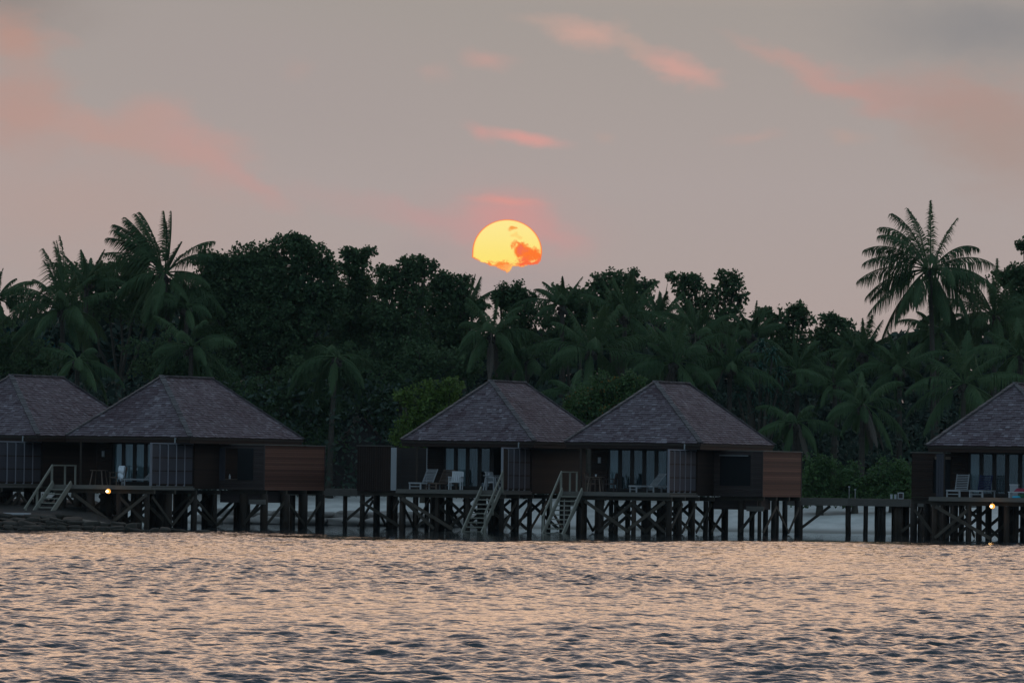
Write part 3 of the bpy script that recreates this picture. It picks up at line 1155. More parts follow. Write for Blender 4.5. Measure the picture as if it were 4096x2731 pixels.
# things on the right jetty
for U, V0, V1, lab in ((3396, 1948, 1996, 'taller thin pole with a pale tip on the jetty in front of the hedge'), (3420, 1959, 1996, 'shorter thin pole with a pale tip on the jetty')):
    b = P(U, V1, 384)
    q = MB()
    q.tube([(0, 0, 0), (0, 0, P(U, V0, 384).z - 1.86)], .022, 6)
    o = tag(q.build('pole', M['metal'], loc=(b.x, b.y, 1.86)), lab, 'pole', 'thin poles on the jetty')
    q = MB()
    h = P(U, V0, 384).z - 1.86
    q.box(-.05, .05, -.03, .03, h + .002, h + .05)
    q.build('pole_tip', M['white'], o)
for U in (3565, 3581):
    b = P(U, 1998, 383.4)
    q = MB()
    q.box(-.055, .055, -.055, .055, 0, .20)
    q.box(-.065, .065, -.065, .065, .203, .235)
    tag(q.build('bollard', M['white'], loc=(b.x, b.y, 1.86)), 'short white bollard on the jetty, ' + ('left' if U == 3565 else 'right') + ' one of the pair beside a small box', 'bollard', 'white bollards on the jetty')
b = P(3602, 1998, 383.4)
r_ = empty('service_cabinet', (b.x, b.y, 1.86), label='small white framed box with a dark front on the right jetty', cat='box')
q = MB()
q.box(-.15, .15, -.1, .1, 0, .34)
q.build('case', M['white'], r_)
q = MB()
q.box(-.10, .10, -.125, -.102, .05, .29)
q.build('door', M['annexdark'], r_)


# ------------------------------------------------------------------ furniture
def table(root, x, y, label, w=.9, rot=.1, m='brownwood'):
    p = local(root, x, y, DECKZ)
    t = empty('table', p, root.rotation_euler.z + rot, label=label, cat='table', group='wooden tables on the verandas')
    q = MB()
    n = 18
    pts = [(w / 2 * math.cos(2 * math.pi * i / n), w / 2 * math.sin(2 * math.pi * i / n)) for i in range(n)]
    q.poly([(a, b, .75) for a, b in pts], .6)
    q.poly([(a, b, .715) for a, b in reversed(pts)], .6)
    for i in range(n):
        a, b = pts[i], pts[(i + 1) % n]
        q.poly([(*a, .715), (*b, .715), (*b, .75), (*a, .75)], .6)
    q.build('tabletop', M[m], t)
    for sx in (-1, 1):
        for sy in (-1, 1):
            q = MB()
            q.beam((sx * .34, sy * .34, 0), (sx * .24, sy * .24, .714), .055, .055)
            q.build('leg', M[m], t)
    return t


def armchair(root, x, y, label, rot=0, m='white'):
    p = local(root, x, y, DECKZ)
    t = empty('armchair', p, root.rotation_euler.z + rot, label=label, cat='chair', group='armchairs on the verandas')
    for sx in (-1, 1):
        for sy in (-1, 1):
            q = MB()
            q.box(sx * .29 - .024, sx * .29 + .024, sy * .26 - .024, sy * .26 + .024, 0, .62)
            q.build('leg', M[m], t)
        q = MB()
        q.box(sx * .29 - .04, sx * .29 + .04, -.32, .30, .622, .66)
        q.build('armrest', M[m], t)
    q = MB()
    q.box(-.255, .255, -.28, .23, .36, .43)
    q.build('seat', M[m], t)
    q = MB()
    for k in range(6):
        a = -.25 + k * .10
        q.hexa([(a, .235, .40), (a + .085, .235, .40), (a + .085, .27, .40), (a, .27, .40), (a, .34, .90), (a + .085, .34, .90), (a + .085, .375, .90), (a, .375, .90)])
    q.beam((-.27, .36, .905), (.27, .36, .905), .05, .05)
    q.build('backrest', M[m], t)
    return t


def lounger(root, x, y, label, rot=0, back=.62, m='teak', mback=None):
    """foot end towards -y, raised backrest at +y"""
    p = local(root, x, y, DECKZ)
    t = empty('sun_lounger', p, root.rotation_euler.z + rot, label=label, cat='sun lounger', group='sun loungers on the verandas')
    q = MB()
    for sx in (-1, 1):
        q.box(sx * .32 - .03, sx * .32 + .03, -1.0, .95, .27, .345)
    q.box(-.288, .288, -1.0, -.94, .27, .345)
    q.build('frame', M[m], t)
    q = MB()
    k = -.92
    while k < .18:
        q.box(-.288, .288, k, k + .07, .315, .343)
        k += .085
    q.build('seat', M[m], t)
    q = MB()
    a = math.atan2(back, .55)
    for k in range(9):
        d = .04 + k * .088
        c, s = math.cos(a), math.sin(a)
        y_, z_ = .2 + d * c, .35 + d * s
        q.beam((-.31, y_, z_), (.31, y_, z_), .025, .075, up=(0, -s, c))
    for sx in (-1, 1):
        q.beam((sx * .30, .2 + .02, .34), (sx * .30, .2 + .80 * math.cos(a) + .02, .34 + .80 * math.sin(a)), .05, .03)
    q.build('backrest', M[mback or m], t)
    for sx in (-1, 1):
        for yy_ in (-.93, .85):
            q = MB()
            q.box(sx * .32 - .03, sx * .32 + .03, yy_ - .03, yy_ + .03, 0, .268)
            q.build('leg', M[m], t)
    q = MB()
    q.box(-.288, .288, -.945, -.915, .12, .16)
    q.build('stretcher', M[m], t)
    return t


def veranda_x(root, U, y, D):
    """local x on a veranda row y that lies at photo column U"""
    a = -root.rotation_euler.z
    fc = local(root, 3.55, 0, 0)
    tx = P(U, 1950, D).x
    # fc + rot(x-3.55, y): dx = (x-3.55) cos a + y sin a
    return 3.55 + ((tx - fc.x) - y * math.sin(a)) / math.cos(a)


vx = veranda_x
table(B2, vx(B2, 382, .3, 375), .3, 'round brown table left of the chair with the white towel')
armchair(B2, vx(B2, 458, .6, 375), .6, 'brown wooden armchair with a white towel over its back', rot=-.5, m='brownwood')
lounger(B2, vx(B2, 560, -.1, 375), -.1, 'grey slatted lounger in front of the pale curtains beside the towel chair', rot=-.9, back=.5)
lounger(B3, vx(B3, 1700, -.4, 376), -.4, 'pale slatted lounger at the left end of the middle veranda', rot=-.25, back=.85)
lounger(B3, vx(B3, 1765, .1, 376), .1, 'darker slatted lounger between the pale lounger and the white armchair', rot=-.28, back=.8, m='brownwood')
armchair(B3, vx(B3, 1822, -.6, 376), -.6, 'white armchair in front of two pale curtains on the middle veranda', rot=.12)
table(B3, vx(B3, 1966, -.5, 376), -.5, 'round table with crockery beside the top of the middle stairs', w=.85, m='teak')
armchair(B3, vx(B3, 1975, .5, 376), .5, 'white armchair tucked behind the round table by the stairs', rot=1.2)
table(B4, vx(B4, 2382, -.5, 371), -.5, 'round brown table below the small wall lamp', w=.92)
armchair(B4, vx(B4, 2372, .5, 371), .5, 'brown wooden armchair behind the table under the wall lamp', rot=1.5, m='brownwood')
armchair(B4, vx(B4, 2442, .0, 371), .0, 'grey high backed armchair right of the brown table', rot=-1.5, m='annexdark')
lounger(B4, vx(B4, 2600, -.2, 371), -.2, 'pale slatted lounger with raised back near the purple grey screen', rot=-.75, back=.62)
lounger(B4, vx(B4, 2668, .1, 371), .1, 'slatted lounger lying flat, partly behind the purple grey screen', rot=-.75, back=.05)
lounger(B5, vx(B5, 3845, -.2, 359), -.2, 'grey slatted lounger with upright back at the right edge bungalow', rot=-.12, back=1.5)
nl = lounger(B5, vx(B5, 3934, -.4, 359), -.4, 'grey lounger with a dark blue covered back at the right edge bungalow', rot=-.12, back=1.2, mback='navy')


def cloth(name, pts_top, drop, m, loc, rz, label, cat, fold=.03, seed=1):
    """a towel hung over a rail: front flap, top fold and back flap as one mesh"""
    r = random.Random(seed)
    q = MB()
    nx, w = 12, pts_top
    rows = [(-.055, -drop), (-.06, -drop * .5), (-.05, -.06), (0, .02), (.05, -.05), (.06, -drop * .45), (.055, -drop * .75)]
    grid = []
    for (y, z) in rows:
        row = []
        for i in range(nx + 1):
            f = i / nx
            row.append((-w / 2 + w * f + (z * .12 if i > nx / 2 else -z * .02), y + fold * math.sin(f * 17 + y * 9) * (abs(z) / drop), z + (r.uniform(-.02, .02) if abs(z) > .1 else 0) - (f * .1 if z < -.3 else 0)))
        grid.append(row)
    for a, b in zip(grid[:-1], grid[1:]):
        for i in range(nx):
            q.poly([a[i], a[i + 1], b[i + 1], b[i]])
    me = q.build(name, M[m], loc=loc, rz=rz, smooth=True)
    s = me.modifiers.new('thickness', 'SOLIDIFY')
    s.thickness = .014
    return tag(me, label, cat)


p = local(B2, vx(B2, 477, .30, 375), .30, DECKZ + .96)
cloth('towel', .42, .66, 'towel', p, B2.rotation_euler.z - .3, 'bright white towel hanging over the brown armchair', 'towel')

# beach things on the right edge veranda
q = MB()
for k in range(5):
    q.box(-.32 + .03 * k, .46 - .02 * k, -.2 + .02 * k, .2 - .02 * k, k * .032, k * .032 + .030)
tag(q.build('folded_towels', M['red'], loc=local(B5, vx(B5, 4082, -.9, 359), -.9, DECKZ + .30), rz=B5.rotation_euler.z + .1), 'red cloth bundle lying on the low white stool', 'cloth')
st = empty('stool', local(B5, vx(B5, 4076, -.9, 359), -.9, DECKZ), B5.rotation_euler.z, label='low white stool under the red cloth bundle', cat='stool')
q = MB()
q.box(-.5, .5, -.3, .3, .25, .298)
q.build('seat', M['white'], st)
for sx in (-1, 1):
    for sy in (-1, 1):
        q = MB()
        q.box(sx * .44 - .03, sx * .44 + .03, sy * .25 - .03, sy * .25 + .03, 0, .248)
        q.build('leg', M['white'], st)
cr_ = empty('storage_crate', local(B5, vx(B5, 4062, -.1, 359), -.1, DECKZ), B5.rotation_euler.z, label='pale upright box behind the red cloth bundle', cat='box')
q = MB()
q.box(-.20, .20, -.18, .18, 0, .60)
q.build('body', M['pale'], cr_)
q = MB()
q.box(-.215, .215, -.195, .195, .602, .65)
q.build('lid', M['white'], cr_)
q = MB()
n = 16
for i in range(n):
    a, b = 2 * math.pi * i / n, 2 * math.pi * (i + 1) / n
    for (r0_, z0_, r1_, z1_) in ((.20, 0, .21, .03), (.21, .03, .17, .085), (.17, .085, .05, .10)):
        q.poly([(r0_ * math.cos(a), r0_ * math.sin(a), z0_), (r0_ * math.cos(b), r0_ * math.sin(b), z0_), (r1_ * math.cos(b), r1_ * math.sin(b), z1_), (r1_ * math.cos(a), r1_ * math.sin(a), z1_)], .5)
q.poly([(.05 * math.cos(2 * math.pi * i / n), .05 * math.sin(2 * math.pi * i / n), .10) for i in range(n)], .5)
tag(q.build('play_disc', M['teal'], loc=local(B5, vx(B5, 4056, -2.3, 359), -2.3, DECKZ), smooth=True), 'flat turquoise dish on the front deck edge of the right edge bungalow', 'dish')
q = MB()
for k in range(4):
    q.box(-.3 + .05 * k, .32 - .05 * k, -.15, .15, k * .05, k * .05 + .048)
tag(q.build('cloth_heap', M['greenc'], loc=local(B5, vx(B5, 4084, -2.0, 359), -2.0, DECKZ), rz=.2), 'small dark green cloth heap beside the turquoise dish', 'cloth')

# crockery on the tables, bottle on the bath sill
for root, U, y, D, lab in ((B3, 1955, -.55, 376, 'small white cup on the round table by the middle stairs'), (B4, 2384, -.5, 371, 'small pale cup on the brown table under the wall lamp')):
    q = MB()
    q.tube([(0, 0, 0), (0, 0, .05), (0, 0, .11)], [.03, .042, .045], 12)
    tag(q.build('cup', M['white'], loc=local(root, vx(root, U, y, D), y, DECKZ + .752)), lab, 'cup', 'cups on the tables')
q = MB()
q.tube([(0, 0, 0), (0, 0, .15), (0, 0, .18), (0, 0, .24)], [.045, .045, .02, .02], 12)
tag(q.build('bottle', M['white'], loc=local(B2, 2.79 + .52, 4.8, 2.442)), 'small white bottle on the sill of the left bath wing window', 'bottle')

# wall lamps beside the doors and lit lamps under two decks
for root, x, lab in ((B2, -2.38, 'square pale wall lamp left of the curtains, above the towel chair'), (B4, -2.32, 'square pale wall lamp left of the curtains, above the brown table')):
    e_ = empty('wall_lamp', local(root, x, 1.90, 3.62), root.rotation_euler.z, label=lab, cat='wall lamp', group='unlit wall lamps by the doors')
    q = MB()
    q.box(-.08, .08, -.05, -.005, -.15, .15)
    q.build('frame', M['metal'], e_)
    q = MB()
    q.box(-.055, .055, -.075, -.052, -.12, .12)
    q.build('shade', M['pale'], e_)
for root, U, V, D, lab in ((B2, 433, 1964, 374, 'lit amber lamp under the deck edge below the white towel'), (B5, 3967, 2024, 357, 'lit amber lamp under the deck of the right edge bungalow')):
    e_ = empty('deck_lamp', P(U, V, D), root.rotation_euler.z, label=lab, cat='lamp', group='lit lamps under the decks')
    q = MB()
    q.tube([(0, .10, .05), (0, .0, .02), (0, -.02, .012)], [.05, .095, .10], 14)
    q.build('housing', M['metal'], e_)
    q = MB()
    q.tube([(.03, -.022, .008), (.03, -.05, .0), (.03, -.066, -.004)], [.125, .115, .05], 14)
    q.build('lens', M['halo'], e_)  # orange glow round the bulb, built as a glowing disc
    q = MB()
    q.tube([(-.012, -.067, .0), (-.012, -.115, -.01), (-.012, -.145, -.016)], [.06, .055, .025], 12)
    q.build('bulb', M['bulb'], e_)
    q = MB()
    q.tube([(0, .1, .04), (0, .12, DECKZ - .2 - P(U, V, D).z)], .02, 6)
    q.build('bracket', M['metal'], e_)
    pl = bpy.data.lights.new('lamp_light', 'POINT')
    pl.energy = 3
    pl.color = (1.0, .55, .2)
    pl.shadow_soft_size = .08
    po_ = bpy.data.objects.new('lamp_light', pl)
    COL.objects.link(po_)
    po_.parent = e_
    po_.location = (.03, -.30, -.05)

# ------------------------------------------------------------------ stone groyne at the left
random.seed(31)
rr_ = random.Random(31)


def rock(loc, sx, sy, sz, rot, seed, m='rock', name='rock'):
    r = random.Random(seed)
    q = MB()
    nu_, nv_ = 12, 7
    off = [r.uniform(0, 6.28) for _ in range(6)]
    idx = {}
    for j in range(nv_ + 1):
        for i in range(nu_):
            th, ph = 2 * math.pi * i / nu_, math.pi * j / nv_
            d = Vector((math.cos(th) * math.sin(ph), math.sin(th) * math.sin(ph), math.cos(ph)))
            k = 1 + .14 * math.sin(3 * d.x + off[0]) + .12 * math.sin(4 * d.y + off[1]) + .12 * math.sin(5 * d.z + 2 * d.x + off[2]) + r.uniform(-.035, .035) * (0 < j < nv_)
            e = lambda c: math.copysign(abs(c) ** .75, c)
            idx[i, j] = len(q.v)
            q.v.append((e(d.x) * k * sx, e(d.y) * k * sy, e(d.z) * k * sz))
    t = r.random()
    for j in range(nv_):
        for i in range(nu_):
            a, b = idx[i, j], idx[(i + 1) % nu_, j]
            c, d_ = idx[(i + 1) % nu_, j + 1], idx[i, j + 1]
            q.f.append((a, d_, c, b))
            q.t.append(t)
    o = q.build(name, M[m], loc=loc, smooth=True)
    o.rotation_euler = rot
    return o


# the profile of the heap along U: (U, top V); it dips to the right and ends in the water
def heap_top(U):
    return float(np.interp(U, [-80, 240, 300, 420, 535, 548, 730, 745], [2051, 2052, 2078, 2084, 2093, 2108, 2115, 2130]))


nrk = 0
for layer in range(6):
    V = 2126 - layer * 14.5
    Dl = 341 + layer * 4.6
    U = -70 + rr_.uniform(0, 20)
    while U < 735:
        w = rr_.uniform(38, 74)
        if heap_top(U + w / 2) < V - 3:
            sx = w / 2 / F * Dl * 1.08
            p = P(U + w / 2, V + rr_.uniform(-4, 4), Dl + rr_.uniform(-.8, .8))
            o = rock(p, sx, sx * rr_.uniform(.7, 1.2), rr_.uniform(.10, .17), (rr_.uniform(-.2, .2), rr_.uniform(-.12, .12), rr_.uniform(-.5, .5)), 100 + nrk)
            tag(o, 'dark rounded rock in the stone groyne by the left stairs', 'rock', 'rocks heaped in the groyne')
            nrk += 1
        U += w * .92
o = rock(P(812, 2128, 345), .30, .3, .12, (0, 0, .2), 77)
tag(o, 'lone dark rock awash in the water right of the groyne', 'rock')
o = rock(P(370, 2092, 364), .66, .6, .13, (.1, .12, .1), 78, 'slabrock', 'rock_slab')
tag(o, 'brown flat rock slab on top of the groyne right of the stairs', 'rock')
# packed rubble under the rocks
q = MB()
U0s = np.linspace(-400, 735, 50)
for Ua, Ub in zip(U0s[:-1], U0s[1:]):
    pts = []
    for Uq in (Ua, Ub):
        col = []
        for f in np.linspace(0, 1, 8):
            D_ = 341 + f * 27
            Vt = 2134 + (heap_top(Uq) + 7 - 2134) * f
            p = P(Uq, Vt, D_)
            col.append((p.x, p.y, max(p.z - .06, -.4 + .3 * f)))
        bz = float(np.interp(Uq, [-400, 380, 470, 600], [1.0, .95, .3, -.6]))
        col.append((P(Uq, 2000, 378).x, 378, bz))
        col.append((P(Uq, 2000, 401).x, 401, bz + .25))
        col.append((P(Uq, 2000, 409).x, 409, -.5))
        col.insert(0, (P(Uq, 2000, 339.5).x, 339.5, -1.2))
        pts.append(col)
    for i in range(len(pts[0]) - 1):
        q.poly([pts[0][i], pts[1][i], pts[1][i + 1], pts[0][i + 1]])
tag(q.build('rubble_ground', M['rubble'], smooth=True), kind='structure')
p0, p1 = P(-60, 2050, 361), P(118, 2050, 361)
q = MB()
q.box(p0.x, p1.x, 360.6, 362.4, p0.z - .07, p0.z + .012)
tag(q.build('stone_ledge', M['pale'], None), 'thin pale slab capping the top left of the stone groyne', 'ledge')

# sand-filled bags shoring up the beach behind the gap
rb = random.Random(8)
for row in range(2):
    x = -17.0 + row * .7
    while x < -1.5:
        w = rb.uniform(1.5, 2.4)
        yb = float(shore(x + w / 2)) + .15 + row * .75
        o = rock((x + w / 2, yb, .20 + row * .34), w / 2 * 1.06, .6, .24, (0, 0, rb.uniform(-.05, .05) - .3), 300 + int(x * 10) + row, 'sandbag', 'sandbag')
        tag(o, 'big brown grey sandbag in the low wall along the beach behind the piles', 'sandbag', 'sandbags along the beach')
        x += w * .97

# ------------------------------------------------------------------ houses half hidden among the trees


def gable_house(name, U, V, D, w, dpt, hw, hr, yaw, mw, mr, label):
    p = P(U, V, D)
    zg = 1.7
    root = empty(name, (p.x, D, zg), yaw, label=label, cat='house')
    h0 = p.z - zg - hr
    q = MB()
    q.box(-w / 2, w / 2, -dpt / 2, dpt / 2, 0, h0)
    for sy in (-1, 1):
        pts = [(-w / 2, sy * dpt / 2, h0), (w / 2, sy * dpt / 2, h0), (0, sy * dpt / 2, h0 + hr - .05)]
        q.poly(pts if sy < 0 else pts[::-1])
    wl = q.build('wall', M[mw], root)
    q = MB()
    e = .5
    for sx in (-1, 1):
        a, b = (sx * (w / 2 + e), h0 - hr * 2 * e / w), (0, h0 + hr)
        n = 8
        for i in range(n):
            f0, f1 = i / n, (i + 1.2) / n
            x0, z0 = a[0] + (b[0] - a[0]) * f0, a[1] + (b[1] - a[1]) * f0
            x1, z1 = a[0] + (b[0] - a[0]) * min(f1, 1), a[1] + (b[1] - a[1]) * min(f1, 1)
            q.hexa([(x0, -dpt / 2 - .4, z0), (x0, dpt / 2 + .4, z0), (x1, dpt / 2 + .4, z1 - .03), (x1, -dpt / 2 - .4, z1 - .03),
                    (x0, -dpt / 2 - .4, z0 + .16), (x0, dpt / 2 + .4, z0 + .16), (x1, dpt / 2 + .4, z1 + .03), (x1, -dpt / 2 - .4, z1 + .03)])
    q.build('roof', M[mr], root)
    q = MB()
    q.box(-.7, .7, -dpt / 2 - .04, -dpt / 2 + .02, 1.0, 2.2)
    q.build('window', M['frame'], root)
    q = MB()
    q.box(w * .25, w * .25 + .9, -dpt / 2 - .04, -dpt / 2 + .02, 0, 2.1)
    q.build('door', M['frame'], root)
    return root


gable_house('hut', 1445, 1672, 424, 3.6, 5, 2, 2.0, 0.05, 'frame', 'soffit', 'dark gabled hut in the gap left of the middle bungalows')
gable_house('villa', 905, 1466, 447, 6.5, 9, 2, 2.6, 0.5, 'pinkwall', 'thatch', 'house with a tan roof peeping out above the left bath wing')
gable_house('villa', 1360, 1600, 452, 7, 6, 2, 1.8, .2, 'pinkwall', 'pinkwall', 'pinkish grey house behind the slim palm trunk in the gap')
gable_house('villa', 330, 1500, 450, 6, 6, 2, 1.6, .1, 'pinkwall', 'thatch', 'house with tan wall showing between the two left roofs')
for U, V, D, w, lab in ((20, 1310, 452, 8.0, 'turquoise building behind the palms at the left picture edge'), (580, 1315, 456, 9.5, 'turquoise building behind the dark trees left of the second roof'),
                        (1780, 1425, 456, 14.0, 'turquoise building glimpsed through leaves left of the middle roof')):
    p = P(U, V, D)
    r_ = empty('resort_building', (p.x, D, 1.7), 0, label=lab, cat='building')
    h = p.z - 1.7
    q = MB()
    q.box(-w / 2, w / 2, -3, 3, 0, h)
    q.build('wall', M['tealwall'], r_)
    q = MB()
    q.box(-w / 2 - .4, w / 2 + .4, -3.4, 3.4, h + .002, h + .25)
    q.build('roof', M['soffit'], r_)
    for k in range(3):
        q = MB()
        xx = -w / 2 + w * (k + .5) / 3
        q.box(xx - .6, xx + .6, -3.03, -2.99, h - 2.6, h - 1.2)
        q.build('window', M['frame'], r_)


# ------------------------------------------------------------------ vegetation
def frond_mesh(mb, rnd, c, az, el, L, droop, lw, wind, leaf=1.0, n=54, wid=.030, tint=None, lwind=None):
    lwind = wind if lwind is None else Vector(lwind)
    """one feather leaf: curved midrib and two rows of hanging leaflets"""
    d = Vector((math.cos(el) * math.cos(az), math.cos(el) * math.sin(az), math.sin(el)))
    pts = [Vector(c)]
    seg = 14
    for i in range(seg):
        pts.append(pts[-1] + d * (L / seg))
        d = (d + (Vector((0, 0, -1)) * droop * (.35 + 1.3 * i / seg) + wind * (.5 + i / seg)) * (1.0 / seg)).normalized()
    mb.tube(pts, [.045 * (1 - .85 * i / seg) + .006 for i in range(seg + 1)], 4, .75 if tint is None else min(1, tint + .35), cap=False)
    base = rnd.uniform(.2, .7) if tint is None else tint
    for k in range(n):
        f = .19 + .81 * (k + .5) / n
        x = f * seg
        i = min(int(x), seg - 1)
        p = pts[i].lerp(pts[i + 1], x - i)
        t = (pts[i + 1] - pts[i]).normalized()
        side = t.cross(Vector((0, 0, 1)))
        if side.length < .12:
            side = t.cross(Vector((math.cos(az + 1.57), math.sin(az + 1.57), 0)).cross(t))
        side.normalize()
        up = side.cross(t).normalized()
        prof = min(1, (f - .08) / .18) * (1 - .74 * max(0, (f - .5) / .5) ** 1.2)
        ll = L * .285 * prof * leaf * lw
        g = 1 - .6 * max(0.0, t.z)
        for sg_ in (-1, 1):
            if rnd.random() < .06:
                continue
            l = ll * rnd.uniform(.6, 1.18)
            dr = side * sg_ * .55 + t * (.32 + .5 * f) + up * .12 + Vector((0, 0, -1)) * g * rnd.uniform(.55, .95) + lwind * .6
            dr.normalize()
            q1 = p + dr * l * .45
            dr2 = (dr * .62 + Vector((0, 0, -1)) * g * rnd.uniform(1.2, 1.9) + lwind * .7).normalized()
            q2 = q1 + dr2 * l * .6
            wv = dr.cross(side * sg_ * .3 + up).normalized() * wid * rnd.uniform(.8, 1.2)
            tt = min(1, max(0, base + rnd.uniform(-.15, .15)))
            mb.poly([p - wv * .5, p + wv * .5, q1 + wv, q1 - wv], tt)
            mb.poly([q1 - wv, q1 + wv, q2 + wv * .15, q2 - wv * .15], tt)


def palm(U, V, D, L, label, seed, n=17, lean=0.0, el0=-35, el1=78, droop=1.0, wind=(0, 0, 0), dry=0, extra=(), leaf=1.0, lw=1.0, zbase=None, us=.74, lwind=None, nl=54, wd=.030):
    """U, V: crown heart. Fronds are parts of the palm; trunk reaches the ground."""
    rnd = random.Random(seed)
    c = P(U, V, D)
    zg = 1.55 if zbase is None else zbase
    bx = c.x + lean
    root = empty('palm_tree', (bx, D, zg), label=label, cat='palm tree', group='coconut palms on the island')
    h = Vector((c.x - bx, 0, c.z - zg))
    q = MB()
    m = 9
    pts = [Vector((h.x * (i / m) ** 1.6, .15 * math.sin(i * .8 + seed), h.z * i / m - (.3 if i == 0 else 0))) for i in range(m + 1)]
    pts[-1] = h.copy()
    q.tube(pts, [.20 - .085 * i / m + (.07 if i == 0 else 0) + (.02 if i == m else 0) for i in range(m + 1)], 9)
    q.build('trunk', M['trunk'], root, smooth=True)
    w = Vector(wind) + Vector((rnd.uniform(-.16, .04), rnd.uniform(-.08, .08), 0))
    specs = []
    for i in range(n):
        f = (i + .5) / n
        el = R(el0 + (el1 - el0) * f ** .9 + rnd.uniform(-7, 7))
        az = i * 2.39996 + seed + rnd.uniform(-.5, .5)
        specs.append((az, el, L * rnd.uniform(.75, 1.14) * (us if el > R(38) else 1), droop * (1.2 - .4 * f) * rnd.uniform(.7, 1.4), 'palm', .5 if el > R(70) else 1.0))
    for (azd, eld, l, dr, *k_) in extra:
        specs.append((R(azd), R(eld), l, dr, 'palm', k_[0] if k_ else (.5 if eld > 70 else 1.0)))
    for i in range(dry):
        specs.append((rnd.uniform(0, 6.28), R(-52 + rnd.uniform(-15, 10)), L * .8, 1.2, 'palmdry', .9))
    for (az, el, l, dr, mk, lk) in specs:
        q = MB()
        frond_mesh(q, rnd, h + Vector((math.cos(az) * .12, math.sin(az) * .12, .05)), az, el, l, dr, lw * lk, w, leaf, n=nl, wid=wd, lwind=lwind)
        q.build('frond', M[mk], root)
    q = MB()
    for k in range(7):
        a = k * .9 + seed
        o_ = h + Vector((math.cos(a) * .24, math.sin(a) * .24, -.18 - .12 * (k % 3)))
        q.tube([o_ + Vector((0, 0, .13)), o_ + Vector((0, 0, .08)), o_, o_ - Vector((0, 0, .09)), o_ - Vector((0, 0, .13))], [.03, .10, .125, .09, .02], 7)
    q.build('coconuts', M['trunk'], root, smooth=True)
    return root


def leaf_clump(mb, rnd, c, r, n, size, tint, droop=.35):
    for _ in range(n):
        d = Vector((rnd.gauss(0, 1), rnd.gauss(0, 1), rnd.gauss(0, .8)))
        d.normalize()
        p = c + d * r * rnd.uniform(.35, 1.0)
        a = (d + Vector((rnd.gauss(0, .5), rnd.gauss(0, .5), -droop))).normalized()
        b = a.cross(Vector((rnd.gauss(0, 1), rnd.gauss(0, 1), rnd.gauss(0, 1)))).normalized()
        l = size * rnd.uniform(.7, 1.25)
        w = l * rnd.uniform(.36, .5)
        t = min(1, max(0, tint + rnd.uniform(-.10, .10)))
        s = a.cross(b) * (l * .12)
        mb.poly([p, p + a * l * .45 + b * w - s, p + a * l, p + a * l * .45 - b * w - s], t)


def tree(lobes, D, base, label, seed, size=.17, name='tree', cat='tree', group='broadleaf trees on the island', leafm='leaf', density=1.0, flower=None, flr=.0, zbase=1.55, clr=.25, cln=13, trunk=True):
    """lobes: (U, V, r px horizontally, r px vertically) blobs of the crown, filled with leaf clumps"""
    rnd = random.Random(seed)
    b = P(base, 1950, D)
    root = empty(name, (b.x, D, zbase), label=label, cat=cat, group=group)
    o = root.location
    L = []
    for (U, V, ru, rv) in lobes:
        p = P(U, V, D)
        L.append((p - o, ru / F * D, rv / F * D))
    q = MB()
    top = max(L, key=lambda s: s[0].z)
    fork = Vector((0, 0, max(.4, min(s[0].z for s in L) * .55)))
    r0_ = .13 + .02 * math.sqrt(len(L)) * 1.6
    q.tube([(0, 0, -.3), fork * .5, fork], [r0_ * 1.3, r0_, r0_ * .85], 9)
    for (c, rx_, rz_) in L:
        mid = fork.lerp(c, .5) + Vector((rnd.uniform(-.3, .3), rnd.uniform(-.3, .3), -.12 * (c - fork).length))
        q.tube([fork, mid, c], [r0_ * .6, r0_ * .38, .045], 6)
        for _ in range(5):
            d = Vector((rnd.uniform(-1, 1) * rx_, rnd.uniform(-1, 1) * rx_ * .8, rnd.uniform(-.3, 1) * rz_))
            q.tube([c.lerp(mid, .3), c + d * .45 + Vector((0, 0, .08)), c + d * .85], [.04, .025, .012], 5)
    q.build('trunk', M['bark'], root, smooth=True)
    cw = MB()
    fl = MB()
    zs = sorted(c.z for c, _, _ in L)
    for (c, rx_, rz_) in L:
        if c.z < zs[len(zs) // 2]:
            continue
        for _ in range(3):
            a = R(rnd.uniform(15, 165))
            kp = c + Vector((math.cos(a) * rx_, rnd.uniform(-.5, .5) * rx_, math.sin(a) * rz_)) * rnd.uniform(1.0, 1.3)
            for _ in range(rnd.randint(4, 9)):
                leaf_clump(cw, rnd, kp + Vector((rnd.gauss(0, .16), rnd.gauss(0, .16), rnd.gauss(0, .10))), .17, 12, size, .4 + rnd.gauss(0, .1))
    for (c, rx_, rz_) in L:
        vol = rx_ * rx_ * rz_
        nc = int(density * (82 * (rx_ * rz_) + 10))
        for _ in range(nc):
            d = Vector((rnd.gauss(0, 1), rnd.gauss(0, 1), rnd.gauss(0, 1)))
            d.normalize()
            k = rnd.uniform(.35, 1.0) ** .55 * rnd.choice((1, 1, 1, 1, 1.08, 1.28))
            p = c + Vector((d.x * rx_, d.y * rx_ * .85, d.z * rz_)) * k
            tint = .42 + rnd.gauss(0, .16) + .22 * math.sin(p.x * 2.1 + p.z * 1.7 + seed) * math.cos(p.z * 2.6 - p.x * .9)  # tint swings between light and dark to paint shading into the crown
            leaf_clump(cw, rnd, p, clr * rnd.uniform(.7, 1.15), cln, size, tint)
            if rnd.random() < .38:
                leaf_clump(cw, rnd, c + (p - c) * rnd.uniform(.2, .75), clr * 1.8, 5, size * 1.9, tint)
            if flower and rnd.random() < flr:
                leaf_clump(fl, rnd, p, clr * .8, 4, size, .5)
    cw.build('crown', M[leafm], root)
    if flower:
        fl.build('withered_leaves', M[flower], root)
    return root


